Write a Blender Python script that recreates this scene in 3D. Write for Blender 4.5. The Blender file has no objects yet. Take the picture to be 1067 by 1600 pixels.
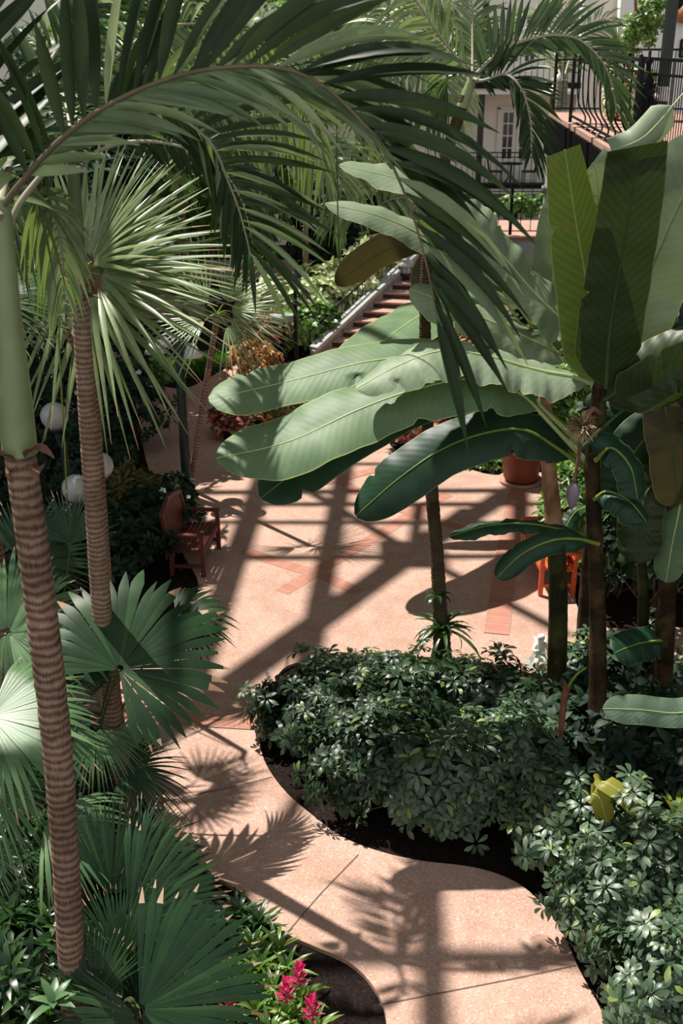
import bpy, bmesh, math, random
import numpy as np
from mathutils import Vector, Matrix

rng = np.random.default_rng(7)
random.seed(7)
PI = math.pi
SC = bpy.context.scene
COL = SC.collection

# ------------------------------------------------------------------ camera
F_PX, PITCH, CAM_H = 1750.0, math.radians(23.2), 7.4
SP, CP = math.sin(PITCH), math.cos(PITCH)


def ray(px, py):
    a = (px - 533.5) / F_PX
    b = (800.0 - py) / F_PX
    return np.array([a, CP + b * SP, -SP + b * CP])


def P(px, py, d):
    """world point on the sight line of a photo pixel, d metres in front of the camera (along +Y)"""
    r = ray(px, py)
    return np.array([0, 0, CAM_H]) + r * (d / r[1])


def G(px, py, z=0.0):
    """world point where a photo pixel meets the level z"""
    r = ray(px, py)
    return np.array([0, 0, CAM_H]) + r * ((z - CAM_H) / r[2])


def PP(lst):
    return [P(*q) for q in lst]


cam = bpy.data.cameras.new('camera')
cam_ob = bpy.data.objects.new('camera', cam)
COL.objects.link(cam_ob)
cam_ob.location = (0, 0, CAM_H)
cam_ob.rotation_euler = (PI / 2 - PITCH, 0, 0)
cam.sensor_fit = 'HORIZONTAL'
cam.sensor_width = 24.0
cam.lens = 24.0 * F_PX / 1067.0
cam.clip_end = 300
cam.dof.use_dof = True
cam.dof.focus_distance = 10.3
cam.dof.aperture_fstop = 2.4
SC.camera = cam_ob

# ------------------------------------------------------------------ light
SUN = np.array([0.42, -0.34, -1.0])
SUN = SUN / np.linalg.norm(SUN)
sl = bpy.data.lights.new('sun', 'SUN')
sl.energy = 7.3
sl.angle = math.radians(0.55)
sl.color = (1.0, 0.95, 0.88)
so = bpy.data.objects.new('sun', sl)
COL.objects.link(so)
so.rotation_euler = Vector(SUN).to_track_quat('-Z', 'Y').to_euler()
so.location = (0, 30, 40)
W = bpy.data.worlds.new('sky')
SC.world = W
W.use_nodes = True
bg = W.node_tree.nodes['Background']
bg.inputs[0].default_value = (0.95, 0.97, 1.0, 1)
_nt = W.node_tree
_tc = _nt.nodes.new('ShaderNodeTexCoord')
_dp = _nt.nodes.new('ShaderNodeVectorMath')
_dp.operation = 'DOT_PRODUCT'
_dp.inputs[1].default_value = (0.0, -0.93, 0.37)
_nt.links.new(_tc.outputs['Generated'], _dp.inputs[0])
_mr = _nt.nodes.new('ShaderNodeMapRange')
_mr.interpolation_type = 'SMOOTHSTEP'
_mr.inputs[1].default_value, _mr.inputs[2].default_value = -0.1, 1.0
_mr.inputs[3].default_value, _mr.inputs[4].default_value = 0.052, 0.70
_nt.links.new(_dp.outputs['Value'], _mr.inputs[0])
_nt.links.new(_mr.outputs[0], bg.inputs[1])
SC.view_settings.view_transform = 'Standard'
SC.view_settings.look = 'None'
SC.view_settings.exposure = 0.12
SC.view_settings.gamma = 1.0
SC.view_settings.use_curve_mapping = False
SC.cycles.max_bounces = 6
SC.cycles.diffuse_bounces = 3
SC.cycles.glossy_bounces = 2
SC.cycles.transmission_bounces = 4
SC.cycles.transparent_max_bounces = 4
SC.cycles.use_denoising = True


# ------------------------------------------------------------------ materials
def S(r, g, b):
    f = lambda c: (c / 255 / 12.92) if c / 255 <= 0.04045 else ((c / 255 + 0.055) / 1.055) ** 2.4
    return (f(r), f(g), f(b), 1.0)


def new_mat(name):
    m = bpy.data.materials.new(name)
    m.use_nodes = True
    nt = m.node_tree
    nt.nodes.clear()
    out = nt.nodes.new('ShaderNodeOutputMaterial')
    b = nt.nodes.new('ShaderNodeBsdfPrincipled')
    nt.links.new(b.outputs[0], out.inputs[0])
    return m, nt, b, out


def ramp(nt, fac, stops):
    r = nt.nodes.new('ShaderNodeValToRGB')
    el = r.color_ramp.elements
    while len(el) < len(stops):
        el.new(0.5)
    for e, (p, c) in zip(el, stops):
        e.position = p
        e.color = c
    nt.links.new(fac, r.inputs[0])
    return r.outputs[0]


def noise(nt, vec, scale, detail=3.0, rough=0.55):
    n = nt.nodes.new('ShaderNodeTexNoise')
    n.inputs['Scale'].default_value = scale
    n.inputs['Detail'].default_value = detail
    n.inputs['Roughness'].default_value = rough
    if vec is not None:
        nt.links.new(vec, n.inputs['Vector'])
    return n.outputs['Fac']


def mixc(nt, fac, a, b, mode='MIX'):
    m = nt.nodes.new('ShaderNodeMix')
    m.data_type = 'RGBA'
    m.blend_type = mode
    for sock, val in ((m.inputs[0], fac), (m.inputs[6], a), (m.inputs[7], b)):
        if isinstance(val, (int, float)):
            sock.default_value = val
        elif isinstance(val, tuple):
            sock.default_value = val
        else:
            nt.links.new(val, sock)
    return m.outputs[2]


def math_n(nt, op, a, b=None):
    m = nt.nodes.new('ShaderNodeMath')
    m.operation = op
    for i, v in enumerate((a, b)):
        if v is None:
            continue
        if isinstance(v, (int, float)):
            m.inputs[i].default_value = v
        else:
            nt.links.new(v, m.inputs[i])
    return m.outputs[0]


def coords(nt, which='Object'):
    return nt.nodes.new('ShaderNodeTexCoord').outputs[which]


def bump(nt, b, h, strength=0.3, dist=0.02):
    n = nt.nodes.new('ShaderNodeBump')
    n.inputs['Strength'].default_value = strength
    n.inputs['Distance'].default_value = dist
    nt.links.new(h, n.inputs['Height'])
    nt.links.new(n.outputs[0], b.inputs['Normal'])


def plain(name, col, rough=0.6, metal=0.0, var=0.12, scale=6.0, spec=0.4, bmp=0.0):
    m, nt, b, out = new_mat(name)
    c = coords(nt)
    f = noise(nt, c, scale)
    lo = tuple(v * (1 - var) for v in col[:3]) + (1,)
    hi = tuple(min(1, v * (1 + var)) for v in col[:3]) + (1,)
    nt.links.new(ramp(nt, f, [(0.3, lo), (0.7, hi)]), b.inputs['Base Color'])
    b.inputs['Roughness'].default_value = rough
    b.inputs['Metallic'].default_value = metal
    b.inputs['Specular IOR Level'].default_value = spec
    if bmp:
        bump(nt, b, noise(nt, c, scale * 5), bmp, 0.01)
    return m


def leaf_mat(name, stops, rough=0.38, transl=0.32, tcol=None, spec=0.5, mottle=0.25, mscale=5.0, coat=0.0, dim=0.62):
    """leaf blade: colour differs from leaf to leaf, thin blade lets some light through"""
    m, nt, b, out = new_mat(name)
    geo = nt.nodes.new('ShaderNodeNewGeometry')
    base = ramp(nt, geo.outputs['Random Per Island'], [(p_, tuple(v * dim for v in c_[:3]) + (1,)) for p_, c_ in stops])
    f = noise(nt, coords(nt), mscale, 2.0)
    dk = ramp(nt, f, [(0.35, (1 - mottle,) * 3 + (1,)), (0.65, (1, 1, 1, 1))])
    colr = mixc(nt, 1.0, base, dk, 'MULTIPLY')
    nt.links.new(colr, b.inputs['Base Color'])
    b.inputs['Roughness'].default_value = rough
    b.inputs['Specular IOR Level'].default_value = spec
    b.inputs['Coat Weight'].default_value = coat
    t = nt.nodes.new('ShaderNodeBsdfTranslucent')
    tc = mixc(nt, 0.75, colr, tcol or S(120, 160, 40))
    nt.links.new(tc, t.inputs[0])
    mx = nt.nodes.new('ShaderNodeMixShader')
    mx.inputs[0].default_value = transl
    nt.links.new(b.outputs[0], mx.inputs[1])
    nt.links.new(t.outputs[0], mx.inputs[2])
    nt.links.new(mx.outputs[0], out.inputs[0])
    return m


def banana_mat(name, c_a, c_b, edge, tcol, transl=0.35, rough=0.34, blotch=None):
    m, nt, b, out = new_mat(name)
    uv = nt.nodes.new('ShaderNodeUVMap')
    sep = nt.nodes.new('ShaderNodeSeparateXYZ')
    nt.links.new(uv.outputs[0], sep.inputs[0])
    au = math_n(nt, 'ABSOLUTE', math_n(nt, 'SUBTRACT', sep.outputs[0], 0.5))
    ph = math_n(nt, 'ADD', math_n(nt, 'MULTIPLY', sep.outputs[1], 190.0), math_n(nt, 'MULTIPLY', au, -40.0))
    st = math_n(nt, 'SINE', ph)
    n2 = noise(nt, coords(nt), 3.0, 3.0)
    base = ramp(nt, n2, [(0.3, tuple(v * 0.8 for v in c_a[:3]) + (1,)), (0.7, tuple(v * 0.8 for v in c_b[:3]) + (1,))])
    sv = 0.84 if 'thin' in name else 0.94
    stripe = ramp(nt, math_n(nt, 'ADD', math_n(nt, 'MULTIPLY', st, 0.5), 0.5), [(0.0, (sv, sv, sv, 1)), (1.0, (1, 1, 1, 1))])
    base = mixc(nt, 1.0, base, stripe, 'MULTIPLY')
    if blotch:
        mp = nt.nodes.new('ShaderNodeMapping')
        mp.inputs['Scale'].default_value = (0.7, 3.2, 1)
        nt.links.new(uv.outputs[0], mp.inputs[0])
        bf = ramp(nt, noise(nt, mp.outputs[0], 3.2, 4.0), [(0.60, (0, 0, 0, 1)), (0.68, (1, 1, 1, 1))])
        base = mixc(nt, bf, base, blotch)
    ef = ramp(nt, au, [(0.482, (0, 0, 0, 1)), (0.496, (1, 1, 1, 1))])
    base = mixc(nt, ef, base, edge)
    nt.links.new(base, b.inputs['Base Color'])
    b.inputs['Roughness'].default_value = rough
    b.inputs['Specular IOR Level'].default_value = 0.32
    bump(nt, b, st, 0.18 if 'thin' in name else 0.07, 0.004)
    t = nt.nodes.new('ShaderNodeBsdfTranslucent')
    nt.links.new(mixc(nt, 1.0, mixc(nt, 0.8, base, tcol), stripe, 'MULTIPLY'), t.inputs[0])
    mx = nt.nodes.new('ShaderNodeMixShader')
    mx.inputs[0].default_value = transl
    nt.links.new(b.outputs[0], mx.inputs[1])
    nt.links.new(t.outputs[0], mx.inputs[2])
    nt.links.new(mx.outputs[0], out.inputs[0])
    return m


def trunk_mat(name, c_dark, c_mid, c_light, ring=26.0, rough=0.85):
    """ringed bark: uneven rings up the stem plus fibres running along it"""
    m, nt, b, out = new_mat(name)
    uv = nt.nodes.new('ShaderNodeUVMap')
    sep = nt.nodes.new('ShaderNodeSeparateXYZ')
    nt.links.new(uv.outputs[0], sep.inputs[0])
    oc = coords(nt)
    nz = noise(nt, oc, 5.0, 3.0)
    ph = math_n(nt, 'ADD', math_n(nt, 'MULTIPLY', sep.outputs[1], ring * 2 * PI), math_n(nt, 'MULTIPLY', nz, 11.0))
    st = math_n(nt, 'ADD', math_n(nt, 'MULTIPLY', math_n(nt, 'SINE', ph), 0.5), 0.5)
    mp = nt.nodes.new('ShaderNodeMapping')
    mp.inputs['Scale'].default_value = (9, 1.2, 1)
    nt.links.new(uv.outputs[0], mp.inputs[0])
    fib = noise(nt, mp.outputs[0], 6.0, 4.0)
    mix = math_n(nt, 'ADD', math_n(nt, 'MULTIPLY', math_n(nt, 'MULTIPLY', st, nz), 0.6), math_n(nt, 'MULTIPLY', fib, 0.62))
    pat = ramp(nt, noise(nt, oc, 3.2, 4.0, 0.65), [(0.36, (0.55, 0.5, 0.47, 1)), (0.62, (1, 1, 1, 1))])
    nt.links.new(mixc(nt, 0.85, ramp(nt, mix, [(0.16, c_dark), (0.42, c_mid), (0.8, c_light)]), pat, 'MULTIPLY'), b.inputs['Base Color'])
    b.inputs['Roughness'].default_value = rough
    b.inputs['Specular IOR Level'].default_value = 0.2
    bump(nt, b, mix, 0.5, 0.02)
    return m


M = {}
M['palm_dark'] = leaf_mat('palm_leaf_dark', [(0, S(40, 62, 30)), (0.6, S(56, 80, 40)), (1, S(80, 104, 54))], 0.46, 0.12, S(70, 100, 30), 0.28)
M['palm_mid'] = leaf_mat('palm_leaf_mid', [(0, S(62, 92, 56)), (0.6, S(88, 120, 76)), (1, S(118, 146, 94))], 0.34, 0.26, S(96, 130, 44), 0.5)
M['palm_pale'] = leaf_mat('palm_leaf_pale', [(0, S(92, 116, 78)), (0.5, S(128, 150, 102)), (1, S(165, 178, 128))], 0.36, 0.26, S(140, 165, 60), 0.5, dim=1.05)
M['fan_dark'] = leaf_mat('fan_leaf_shaded', [(0, S(36, 70, 40)), (0.6, S(50, 88, 48)), (1, S(72, 110, 60))], 0.46, 0.16, S(70, 120, 40), 0.28, dim=0.55)  # darker copy of the fan leaf, shade put into its colour
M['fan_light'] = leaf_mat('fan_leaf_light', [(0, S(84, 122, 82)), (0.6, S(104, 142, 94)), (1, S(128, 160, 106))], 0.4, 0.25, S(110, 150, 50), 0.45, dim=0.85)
M['fan_yellow'] = leaf_mat('fan_leaf_yellow', [(0, S(120, 150, 60)), (0.6, S(170, 180, 60)), (1, S(200, 195, 80))], 0.4, 0.35, S(190, 190, 40), 0.4)
M['dry'] = leaf_mat('dry_leaf_tip', [(0, S(150, 110, 80)), (1, S(215, 190, 160))], 0.7, 0.15, S(200, 150, 100), 0.2, dim=1.0)
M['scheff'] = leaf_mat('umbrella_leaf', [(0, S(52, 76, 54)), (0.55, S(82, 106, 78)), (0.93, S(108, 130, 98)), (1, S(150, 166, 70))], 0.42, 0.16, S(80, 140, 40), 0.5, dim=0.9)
M['scheff_dark'] = leaf_mat('umbrella_leaf_shaded', [(0, S(34, 54, 36)), (0.6, S(50, 76, 50)), (0.95, S(72, 100, 64)), (1, S(130, 150, 64))], 0.42, 0.15, S(60, 120, 30), 0.45, dim=0.75)  # umbrella leaf again, darkened for the shrubs that stand in shade
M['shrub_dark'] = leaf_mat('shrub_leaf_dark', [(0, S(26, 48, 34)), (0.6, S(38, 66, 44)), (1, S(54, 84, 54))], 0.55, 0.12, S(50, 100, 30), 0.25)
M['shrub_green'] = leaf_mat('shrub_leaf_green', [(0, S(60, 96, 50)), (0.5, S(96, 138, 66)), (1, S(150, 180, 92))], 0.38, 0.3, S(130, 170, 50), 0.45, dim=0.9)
M['shrub_bright'] = leaf_mat('shrub_leaf_variegated', [(0, S(84, 126, 62)), (0.22, S(160, 186, 108)), (0.42, S(228, 232, 180)), (1, S(246, 246, 214))], 0.45, 0.28, S(190, 200, 100), 0.35, dim=1.0)
M['croton'] = leaf_mat('croton_leaf', [(0, S(46, 60, 40)), (0.35, S(110, 40, 44)), (0.55, S(176, 66, 76)), (0.75, S(196, 150, 110)), (1, S(120, 150, 70))], 0.4, 0.25, S(190, 80, 60), 0.4, dim=1.0)
M['croton_orange'] = leaf_mat('croton_leaf_orange', [(0, S(60, 84, 40)), (0.35, S(190, 110, 60)), (0.65, S(216, 150, 96)), (1, S(170, 170, 70))], 0.4, 0.25, S(210, 130, 60), 0.4, dim=1.0)
M['croton_olive'] = leaf_mat('croton_leaf_olive', [(0, S(46, 70, 36)), (0.5, S(96, 104, 46)), (0.8, S(140, 126, 54)), (1, S(150, 90, 50))], 0.4, 0.25, S(160, 150, 50), 0.4)
M['brom'] = leaf_mat('bromeliad_leaf', [(0, S(64, 108, 46)), (0.5, S(108, 154, 62)), (1, S(168, 194, 92))], 0.34, 0.28, S(150, 190, 50), 0.5)
M['brom_dark'] = leaf_mat('bromeliad_leaf_shaded', [(0, S(34, 64, 36)), (0.6, S(52, 88, 46)), (1, S(92, 128, 60))], 0.34, 0.22, S(90, 140, 40), 0.5)  # brom with shade mixed into the leaf colour
M['pink'] = leaf_mat('pink_bract', [(0, S(180, 20, 80)), (0.5, S(214, 34, 104)), (1, S(232, 70, 130))], 0.4, 0.3, S(230, 40, 110), 0.4, dim=1.0)
M['orange_bract'] = leaf_mat('orange_bract', [(0, S(170, 80, 60)), (1, S(220, 130, 100))], 0.4, 0.3, S(220, 110, 70), 0.4, dim=1.0)
M['white_petal'] = leaf_mat('white_petal', [(0, S(225, 225, 225)), (1, S(250, 248, 245))], 0.5, 0.3, S(240, 240, 230), 0.3, dim=1.0)
M['grass'] = leaf_mat('grass_blade', [(0, S(50, 110, 40)), (1, S(90, 150, 60))], 0.5, 0.3, S(110, 170, 40), 0.3)
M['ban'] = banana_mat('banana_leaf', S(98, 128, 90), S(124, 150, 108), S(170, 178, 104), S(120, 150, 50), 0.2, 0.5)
M['ban_dark'] = banana_mat('banana_leaf_shaded', S(30, 60, 42), S(44, 78, 54), S(110, 130, 80), S(80, 130, 40), 0.12, 0.46)  # banana leaf darkened to carry the shade of the leaves above
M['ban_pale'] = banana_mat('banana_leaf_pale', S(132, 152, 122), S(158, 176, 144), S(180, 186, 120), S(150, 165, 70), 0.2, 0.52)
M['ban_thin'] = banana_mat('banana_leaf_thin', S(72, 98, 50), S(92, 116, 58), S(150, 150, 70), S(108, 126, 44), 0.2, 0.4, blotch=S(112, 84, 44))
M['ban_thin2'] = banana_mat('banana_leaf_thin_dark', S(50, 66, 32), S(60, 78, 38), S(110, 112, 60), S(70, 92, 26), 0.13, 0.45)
M['ban_brown'] = banana_mat('banana_leaf_brown', S(70, 66, 36), S(84, 78, 44), S(140, 124, 70), S(92, 84, 38), 0.18, 0.5)
M['ban_yellow'] = banana_mat('banana_leaf_yellow', S(150, 150, 60), S(176, 172, 74), S(200, 190, 100), S(190, 180, 50), 0.4, 0.4, blotch=S(120, 100, 50))
M['ban_blotch'] = banana_mat('banana_leaf_blotched', S(128, 156, 126), S(146, 172, 140), S(180, 186, 120), S(150, 165, 70), 0.22, 0.4, blotch=S(82, 112, 84))
M['midrib'] = plain('leaf_midrib', S(170, 186, 120), 0.45, var=0.1)
M['petiole'] = plain('leaf_petiole', S(120, 140, 54), 0.45, var=0.2)
M['petiole_dark'] = plain('leaf_petiole_dark', S(56, 78, 42), 0.5, var=0.25)
M['rachis'] = plain('frond_rachis', S(158, 152, 128), 0.5, var=0.15)
M['rachis_dark'] = plain('frond_rachis_dark', S(108, 96, 72), 0.5, var=0.2)
M['shaft'] = plain('crownshaft_green', S(138, 150, 104), 0.4, var=0.14, scale=2.5)
M['shaft_dark'] = plain('crownshaft_dull', S(104, 112, 74), 0.5, var=0.2, scale=3)
M['sheath'] = plain('dry_sheath', S(120, 84, 66), 0.8, var=0.3, scale=9, bmp=0.4)
M['trunk_a'] = trunk_mat('ringed_trunk_brown', S(58, 40, 32), S(142, 112, 94), S(200, 172, 150), 15)
M['trunk_b'] = trunk_mat('ringed_trunk_greybrown', S(70, 52, 42), S(146, 118, 98), S(190, 166, 144), 20)
M['trunk_c'] = trunk_mat('ringed_trunk_fine', S(34, 28, 20), S(80, 67, 47), S(128, 112, 84), 34)
M['trunk_far'] = trunk_mat('ringed_trunk_grey', S(110, 116, 96), S(146, 152, 128), S(170, 174, 150), 12)
M['stem_ban'] = trunk_mat('banana_stem_green', S(26, 24, 12), S(56, 56, 24), S(88, 88, 44), 1.2, 0.55)
M['stem_ban2'] = trunk_mat('banana_stem_brown', S(24, 17, 11), S(58, 44, 26), S(98, 78, 48), 1.6, 0.6)
M['stem_pink'] = trunk_mat('banana_stem_pink', S(120, 96, 50), S(196, 150, 110), S(224, 178, 140), 1.5, 0.6)
M['twig'] = plain('shrub_twig', S(84, 64, 46), 0.8, var=0.3, bmp=0.3)
M['twig_red'] = plain('dead_stalk', S(132, 88, 62), 0.8, var=0.3, bmp=0.4)
M['black'] = plain('black_iron', S(17, 19, 19), 0.55, metal=0.0, var=0.2, spec=0.2)
M['deck'] = plain('black_deck_steel', S(7, 7, 7), 0.9, spec=0.05)
M['greenpost'] = plain('dark_green_metal', S(30, 42, 36), 0.45, var=0.2, spec=0.5)
M['greymetal'] = plain('grey_metal', S(150, 154, 150), 0.42, var=0.12, spec=0.5)
M['whitemetal'] = plain('white_enamel', S(232, 230, 224), 0.35, var=0.04, spec=0.5)
M['globe'] = plain('opal_glass_globe', S(186, 188, 188), 0.22, var=0.03, spec=0.6)  # greyed so the globes look shaded by colour alone
M['bench'] = plain('bench_wood_shaded', S(94, 42, 36), 0.45, var=0.25, scale=14, spec=0.45)  # bench wood darkened in place of the shade lying on it
M['bench_lit'] = plain('bench_wood_sunlit', S(206, 92, 52), 0.45, var=0.18, scale=14, spec=0.45)  # same kind of wood, its orange is sunlight put into the colour
M['terracotta'] = plain('terracotta', S(130, 64, 46), 0.6, var=0.16, scale=5, bmp=0.2)  # base colour lowered for the leaf shade over the pot
M['terra_pale'] = plain('terracotta_pale', S(196, 150, 128), 0.7, var=0.1, scale=5)
M['barrel'] = plain('planter_red', S(140, 62, 46), 0.6, var=0.2, scale=8)
M['riser'] = plain('shaded_brick_riser', S(58, 42, 38), 0.85, var=0.2)  # dark tone paints the shade on the step fronts
M['joint'] = plain('paving_joint', S(104, 84, 74), 0.9)
M['stain'] = plain('paving_stain', S(150, 118, 102), 0.8, var=0.2, scale=20)
M['marble'] = plain('white_marble', S(232, 230, 224), 0.5, var=0.05)
M['stone'] = plain('grey_stone', S(150, 146, 138), 0.8, var=0.15, scale=9, bmp=0.3)
M['bud'] = plain('banana_bud_purple', S(140, 120, 134), 0.55, var=0.18, scale=9)
M['flower_dry'] = leaf_mat('dry_flower_spikes', [(0, S(150, 128, 96)), (1, S(220, 198, 158))], 0.7, 0.1, S(190, 160, 110), 0.2, dim=1.0)
M['wall'] = plain('painted_wall', S(238, 230, 216), 0.8, var=0.03, scale=1.5)
M['wall_pale'] = plain('painted_wall_pale', S(240, 238, 232), 0.8, var=0.03, scale=1.5)
M['white'] = plain('white_paint', S(226, 222, 212), 0.6, var=0.03)
M['glass'] = plain('window_glass_dark', S(70, 58, 50), 0.12, var=0.2, scale=2, spec=0.7)
M['blind'] = plain('window_blind', S(96, 106, 100), 0.5, var=0.2)
M['retain'] = plain('retaining_wall', S(150, 150, 146), 0.85, var=0.08, scale=3)


def concrete():
    m, nt, b, out = new_mat('pink_aggregate_paving')
    c = coords(nt)
    big = noise(nt, c, 0.8, 4.0)
    base = ramp(nt, big, [(0.3, S(172, 139, 123)), (0.7, S(187, 154, 137))])
    vo = nt.nodes.new('ShaderNodeTexVoronoi')
    vo.inputs['Scale'].default_value = 75.0
    nt.links.new(c, vo.inputs['Vector'])
    sepc = nt.nodes.new('ShaderNodeSeparateColor')
    nt.links.new(vo.outputs['Color'], sepc.inputs[0])
    sp = ramp(nt, sepc.outputs[0], [(0.0, S(132, 104, 90)), (0.22, S(176, 144, 128)), (0.85, S(184, 152, 136)), (1.0, S(216, 202, 192))])
    base = mixc(nt, 0.5, base, sp)
    st = ramp(nt, noise(nt, c, 2.3, 5.0, 0.65), [(0.40, (0.86, 0.80, 0.76, 1)), (0.58, (1, 1, 1, 1))])
    base = mixc(nt, 0.8, base, st, 'MULTIPLY')
    nt.links.new(base, b.inputs['Base Color'])
    b.inputs['Roughness'].default_value = 0.75
    b.inputs['Specular IOR Level'].default_value = 0.25
    bump(nt, b, sepc.outputs[1], 0.12, 0.004)
    return m


def brick(name, c1, c2, mortar, scale=1.0, bw=0.2, rh=0.1):
    m, nt, b, out = new_mat(name)
    uv = nt.nodes.new('ShaderNodeUVMap')
    br = nt.nodes.new('ShaderNodeTexBrick')
    br.inputs['Color1'].default_value = c1
    br.inputs['Color2'].default_value = c2
    br.inputs['Mortar'].default_value = mortar
    br.inputs['Scale'].default_value = scale
    br.inputs['Mortar Size'].default_value = 0.006
    br.inputs['Brick Width'].default_value = bw
    br.inputs['Row Height'].default_value = rh
    nt.links.new(uv.outputs[0], br.inputs['Vector'])
    f = noise(nt, coords(nt), 4.0)
    v = ramp(nt, f, [(0.3, (0.85, 0.85, 0.85, 1)), (0.7, (1, 1, 1, 1))])
    nt.links.new(mixc(nt, 1.0, br.outputs['Color'], v, 'MULTIPLY'), b.inputs['Base Color'])
    b.inputs['Roughness'].default_value = 0.8
    b.inputs['Specular IOR Level'].default_value = 0.2
    return m


def soil():
    m, nt, b, out = new_mat('dark_soil')
    c = coords(nt)
    f = noise(nt, c, 30.0, 6.0, 0.7)
    nt.links.new(ramp(nt, f, [(0.3, S(16, 12, 11)), (0.55, S(38, 29, 26)), (0.68, S(54, 43, 39)), (0.74, S(120, 106, 98))]), b.inputs['Base Color'])
    b.inputs['Roughness'].default_value = 0.95
    b.inputs['Specular IOR Level'].default_value = 0.1
    bump(nt, b, f, 0.8, 0.03)
    return m


M['concrete'] = concrete()
M['brick'] = brick('red_brick_band', S(170, 118, 100), S(176, 128, 110), S(178, 146, 130))
M['brick_far'] = brick('red_brick_paving', S(178, 142, 128), S(170, 130, 116), S(184, 160, 148))
M['soil'] = soil()


# ------------------------------------------------------------------ mesh helpers
class MB:
    def __init__(s):
        s.V, s.F, s.Mi, s.UV, s.n = [], [], [], [], 0

    def add(s, V, F, mat=0, uv=None):
        V = np.asarray(V, float).reshape(-1, 3)
        s.V.append(V)
        s.UV.append(np.zeros((len(V), 2)) if uv is None else np.asarray(uv, float).reshape(-1, 2))
        F = np.asarray(F, int)
        s.F.append(F + s.n)
        s.Mi.append(np.full(len(F), mat, int))
        s.n += len(V)

    def build(s, name, mats, parent=None, smooth=True):
        if not isinstance(mats, (list, tuple)):
            mats = [mats]
        me = bpy.data.meshes.new(name)
        V = np.concatenate(s.V)
        UV = np.concatenate(s.UV)
        loops = np.concatenate([f.ravel() for f in s.F])
        tot = np.concatenate([np.full(len(f), f.shape[1], int) for f in s.F])
        start = np.concatenate([[0], np.cumsum(tot)[:-1]])
        me.vertices.add(len(V))
        me.vertices.foreach_set('co', V.ravel())
        me.loops.add(len(loops))
        me.loops.foreach_set('vertex_index', loops)
        me.polygons.add(len(tot))
        me.polygons.foreach_set('loop_start', start)
        me.polygons.foreach_set('material_index', np.concatenate(s.Mi))
        me.polygons.foreach_set('use_smooth', np.full(len(tot), smooth))
        ul = me.uv_layers.new(name='UVMap')
        ul.data.foreach_set('uv', UV[loops].ravel())
        for m in mats:
            me.materials.append(m)
        me.update(calc_edges=True)
        me.validate()
        o = bpy.data.objects.new(name, me)
        COL.objects.link(o)
        if parent is not None:
            o.parent = parent
            if parent.type == 'EMPTY' or parent.parent is None:
                pm = Matrix.Translation(parent.location)
                me.transform(pm.inverted())
            else:
                me.transform(Matrix.Translation(parent.parent.location).inverted())
        return o


def thing(name, label, cat, loc=(0, 0, 0), group=None):
    o = bpy.data.objects.new(name, None)
    COL.objects.link(o)
    o.location = tuple(float(c) for c in loc)
    o.empty_display_size = 0.2
    tag(o, label, cat, group)
    return o


def tag(o, label, cat, group=None, kind=None):
    o['label'] = label
    o['category'] = cat
    if group:
        o['group'] = group
    if kind:
        o['kind'] = kind
    return o


def struct(o, label=None):
    o['kind'] = 'structure'
    if label:
        o['label'] = label
    return o


def norm(v):
    v = np.asarray(v, float)
    n = np.linalg.norm(v, axis=-1, keepdims=True)
    return v / np.maximum(n, 1e-9)


def spline(pts, n):
    """n points evenly along a Catmull-Rom curve through pts"""
    p = np.asarray(pts, float)
    if len(p) == 2:
        t = np.linspace(0, 1, n)[:, None]
        return p[0] * (1 - t) + p[1] * t
    q = np.vstack([2 * p[0] - p[1], p, 2 * p[-1] - p[-2]])
    out = []
    for i in range(1, len(q) - 2):
        t = np.linspace(0, 1, 24, endpoint=False)[:, None]
        a, b, c, d = q[i - 1], q[i], q[i + 1], q[i + 2]
        out.append(0.5 * (2 * b + (c - a) * t + (2 * a - 5 * b + 4 * c - d) * t ** 2 + (3 * b - a - 3 * c + d) * t ** 3))
    out.append(p[-1:])
    c = np.vstack(out)
    s = np.concatenate([[0], np.cumsum(np.linalg.norm(np.diff(c, axis=0), axis=1))])
    u = np.linspace(0, s[-1], n)
    return np.stack([np.interp(u, s, c[:, k]) for k in range(3)], 1)


def tangents(c):
    return norm(np.gradient(c, axis=0))


def tube(mb, pts, radii, seg=8, n=None, mat=0, cap=True, closed_uv=1.0):
    n = n or max(2, len(pts))
    c = spline(pts, n)
    r = np.interp(np.linspace(0, 1, n), np.linspace(0, 1, len(np.atleast_1d(radii))), np.atleast_1d(radii)) if np.ndim(radii) else np.full(n, radii)
    T = tangents(c)
    ref = np.array([0, 0, 1.0]) if abs(T[0][2]) < 0.9 else np.array([1.0, 0, 0])
    A = norm(np.cross(T, ref))
    B = np.cross(T, A)
    th = np.linspace(0, 2 * PI, seg, endpoint=False)
    V = c[:, None, :] + r[:, None, None] * (np.cos(th)[None, :, None] * A[:, None, :] + np.sin(th)[None, :, None] * B[:, None, :])
    L = np.concatenate([[0], np.cumsum(np.linalg.norm(np.diff(c, axis=0), axis=1))])
    uv = np.stack(np.broadcast_arrays((np.abs(th / PI - 1))[None, :], L[:, None]), -1)
    i = np.arange(n - 1)[:, None]
    j = np.arange(seg)[None, :]
    k = (j + 1) % seg
    Fq = np.stack([i * seg + j, i * seg + k, (i + 1) * seg + k, (i + 1) * seg + j], -1).reshape(-1, 4)
    mb.add(V, Fq, mat, uv)
    if cap:
        for e, idx in ((0, 0), (1, n - 1)):
            mb.add(np.vstack([V[idx], c[idx][None]]), np.array([[a, (a + 1) % seg, seg] for a in range(seg)]), mat, np.full((seg + 1, 2), 0.5))
    return c


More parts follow.
